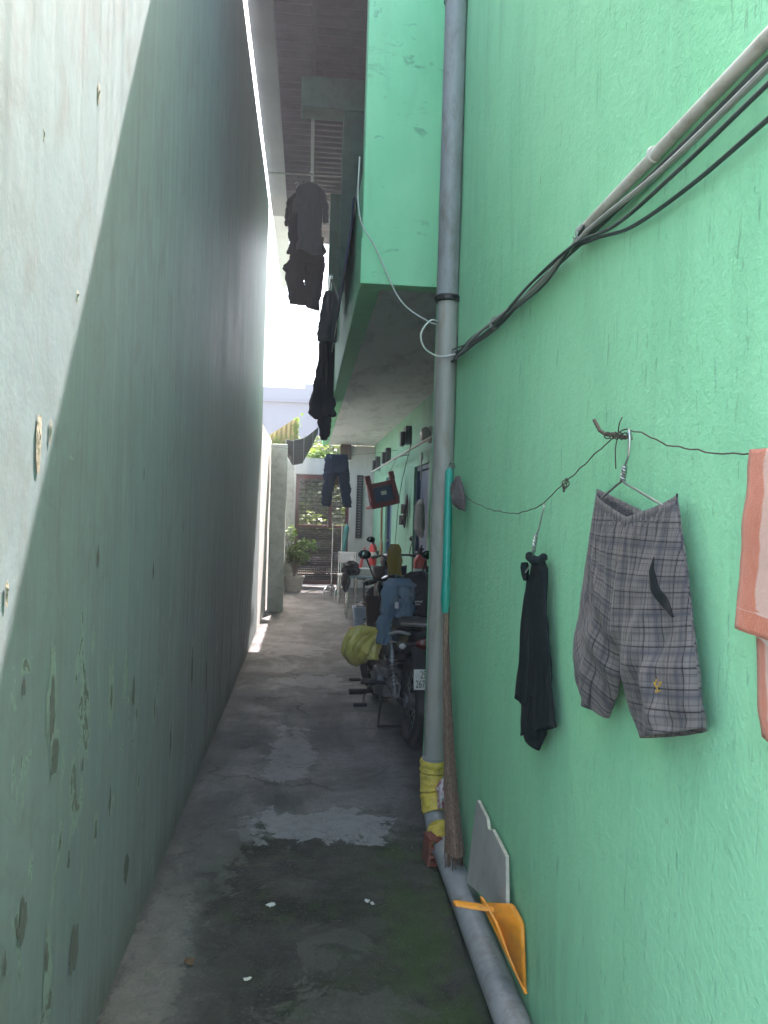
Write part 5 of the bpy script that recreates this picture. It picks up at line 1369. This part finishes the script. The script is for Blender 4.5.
# potted plant
pp = thing('potted_plant', 'leafy shrub in a pale round pot left of the gate', 'plant', (-.2, 13.9, 0))
MB().lathe([(.12, -.004), (.125, .01), (.175, .20), (.18, .235), (.195, .24), (.195, .275), (.175, .275), (.16, .23)], Matrix.Translation((-.2, 13.9, 0)), 26, cap=False).build('pot', M['terra'], pp)
MB().lathe([(.165, .225), (.08, .24), (.001, .245)], Matrix.Translation((-.2, 13.9, 0)), 20, cap=False).build('soil', M['soil'], pp)
random.seed(8)
b = MB(); lf = MB()
tips = [(-.36, 13.85, .98), (-.28, 13.8, 1.05), (-.12, 13.85, .85), (.02, 13.8, .86), (.12, 13.8, .82), (-.22, 14.0, .75), (-.05, 13.7, .70), (-.33, 13.75, .72), (-.15, 13.9, .62)]
for tx_ in tips:
    m1 = Vector((-.2, 13.9, .24)).lerp(Vector(tx_), .55) + Vector((0, 0, .08))
    b.tube(spline([(-.2, 13.9, .23), m1, tx_], 5), [.010 - .0007 * i for i in range(11)], 6)
    leaves(lf, tx_, (.11, .10, .10), 46, .095, .30); leaves(lf, m1, (.10, .10, .09), 26, .085, .30)
b.build('stem', M['bark'], pp); lf.build('foliage', M['leaf_a'], pp)

# trees beyond the gate
def tree(name, lab, x, y, h, r, n, lm, size, zlow=.9):
    t = thing(name, lab, 'tree', (x, y, 0), 'trees beyond the gate')
    b = MB(); b.tube(spline([(x, y, -.1), (x + .1, y, h * .3), (x - .05, y + .1, h * .62), (x, y, h * .9)], 5), [.13 - .006 * i for i in range(16)], 9)
    lf = MB()
    for k in range(9):
        a = k * 2.4; zz = h * (.35 + .06 * k); e = Vector((x + r * .75 * math.cos(a), y + r * .75 * math.sin(a), zz + .35))
        b.tube([(x, y, zz - .2), (x + .4 * r * math.cos(a), y + .4 * r * math.sin(a), zz + .12), e], [.05, .035, .012], 6)
        leaves(lf, e, (r * .5, r * .5, h * .13), n // 14, size)
        leaves(lf, (x + .35 * r * math.cos(a), y + .35 * r * math.sin(a), zz), (r * .45, r * .45, h * .16), n // 22, size)
    leaves(lf, (x, y, h * .93), (r * .55, r * .55, h * .16), n // 8, size)
    b.build('trunk', M['bark'], t); lf.build('crown', M[lm], t); return t
random.seed(31)
tree('dense_tree', 'dense dark green tree seen through the upper bars of the gate', .35, 17.6, 2.9, 1.25, 9000, 'leaf_b', .14)
tree('leafy_tree', 'lighter green tree beyond the gate at the left post', -1.3, 18.6, 2.5, 1.0, 2600, 'leaf_a', .13)
tree('bushy_tree', 'green bushy tree beyond the gate behind the white end wall', 2.2, 18.2, 3.3, 1.2, 2600, 'leaf_a', .13)
sb = thing('shrub', 'low dark shrub growing close behind the lower mesh of the gate', 'shrub', (.3, 15.9, 0), 'shrubs behind the gate')
b = MB(); lf = MB()
for k in range(10):
    a = k * 2.4; e = Vector((.3 + .5 * math.cos(a), 15.9 + .4 * math.sin(a), .5 + .1 * k)); b.tube([(.3, 15.9, -.03), e], [.02, .006], 6); leaves(lf, e, (.28, .25, .25), 170, .09)
b.build('stems', M['bark'], sb); lf.build('foliage', M['leaf_b'], sb)

# far building
fb = thing('far_building', 'pale blue grey flat roofed building far beyond the gate', 'building', (-1, 24, 0))
MB().box((-7, 21, -.05), (5, 27, 4.33)).build('wall', M['far'], fb)
MB().box((-7.08, 20.9, 4.33), (5.08, 27, 4.42)).build('cornice', M['far2'], fb)
MB().box((-7, 20.97, 4.42), (5, 27, 4.73)).build('parapet', M['far'], fb)
MB().box((-.17, 21.6, 4.73), (3, 26, 4.96)).build('stair_head', M['far'], fb)

hz = MB().box((-32, -22, -1.03), (32, 72, 7.0)).build('flare_haze', None, smooth=False)  # thin air volume added to stand in for veiling lens flare
hm = bpy.data.materials.new('flare_haze'); hm.use_nodes = True; hn = hm.node_tree
hn.nodes.remove(hn.nodes['Principled BSDF'])
pv = hn.nodes.new('ShaderNodeVolumePrincipled'); pv.inputs['Color'].default_value = (.93, .95, 1, 1); pv.inputs['Density'].default_value = .0095; pv.inputs['Anisotropy'].default_value = 0
hn.links.new(pv.outputs[0], hn.nodes['Material Output'].inputs['Volume'])
hz.data.materials.clear(); hz.data.materials.append(hm); hz['kind'] = 'stuff'
# ------------------------------------------------------------------ camera, light, sky
F = 770
yaw = math.atan(77 / F); roll = math.radians(1.7); pitch = math.radians(-.15)
fw = Vector((math.sin(yaw) * math.cos(pitch), math.cos(yaw) * math.cos(pitch), math.sin(pitch)))
r0 = Vector((math.cos(yaw), -math.sin(yaw), 0)); u0 = r0.cross(fw)
rv = r0 * math.cos(roll) + u0 * math.sin(roll); uv_ = -r0 * math.sin(roll) + u0 * math.cos(roll)
cam = bpy.data.cameras.new('camera'); co = bpy.data.objects.new('camera', cam); COL.objects.link(co)
mw = Matrix((rv, uv_, -fw)).transposed().to_4x4(); mw.translation = (0, 0, 1.5); co.matrix_world = mw
cam.sensor_fit = 'VERTICAL'; cam.sensor_height = 36; cam.lens = 36 * F / 1024; cam.clip_end = 1000; cam.clip_start = .02
sc.camera = co

sd = Vector((.375, 1.0, 1.79)).normalized()
elev = math.asin(sd.z); az = math.atan2(sd.x, sd.y)
sun = bpy.data.lights.new('sun', 'SUN'); sun.energy = 3.0; sun.angle = math.radians(.5); sun.color = (1, .87, .87)
so = bpy.data.objects.new('sun', sun); COL.objects.link(so); so.rotation_euler = sd.to_track_quat('Z', 'Y').to_euler(); so.location = (10, 25, 40)
w = bpy.data.worlds.new('World'); sc.world = w; w.use_nodes = True
nt = w.node_tree; bg = nt.nodes['Background']
sky = nt.nodes.new('ShaderNodeTexSky'); sky.sky_type = 'NISHITA'; sky.sun_disc = False
sky.sun_elevation = elev; sky.sun_rotation = az; sky.air_density = 1.0; sky.dust_density = 4.0; sky.ozone_density = 1.0
mx = nt.nodes.new('ShaderNodeMix'); mx.data_type = 'RGBA'; mx.blend_type = 'MULTIPLY'; mx.inputs[0].default_value = 1; mx.inputs[7].default_value = (1.04, 1.0, .92, 1)
nt.links.new(sky.outputs[0], mx.inputs[6]); nt.links.new(mx.outputs[2], bg.inputs[0]); bg.inputs[1].default_value = .15
sc.view_settings.view_transform = 'Standard'; sc.view_settings.look = 'None'; sc.view_settings.gamma = 1
sc.view_settings.exposure = 3.3
sc.render.engine = 'CYCLES'
cy = sc.cycles; cy.use_denoising = True; cy.max_bounces = 12; cy.diffuse_bounces = 6; cy.use_adaptive_sampling = True; cy.adaptive_threshold = .02; cy.glossy_bounces = 4; cy.sample_clamp_indirect = 6
try: cy.denoiser = 'OPENIMAGEDENOISE'
except Exception: pass
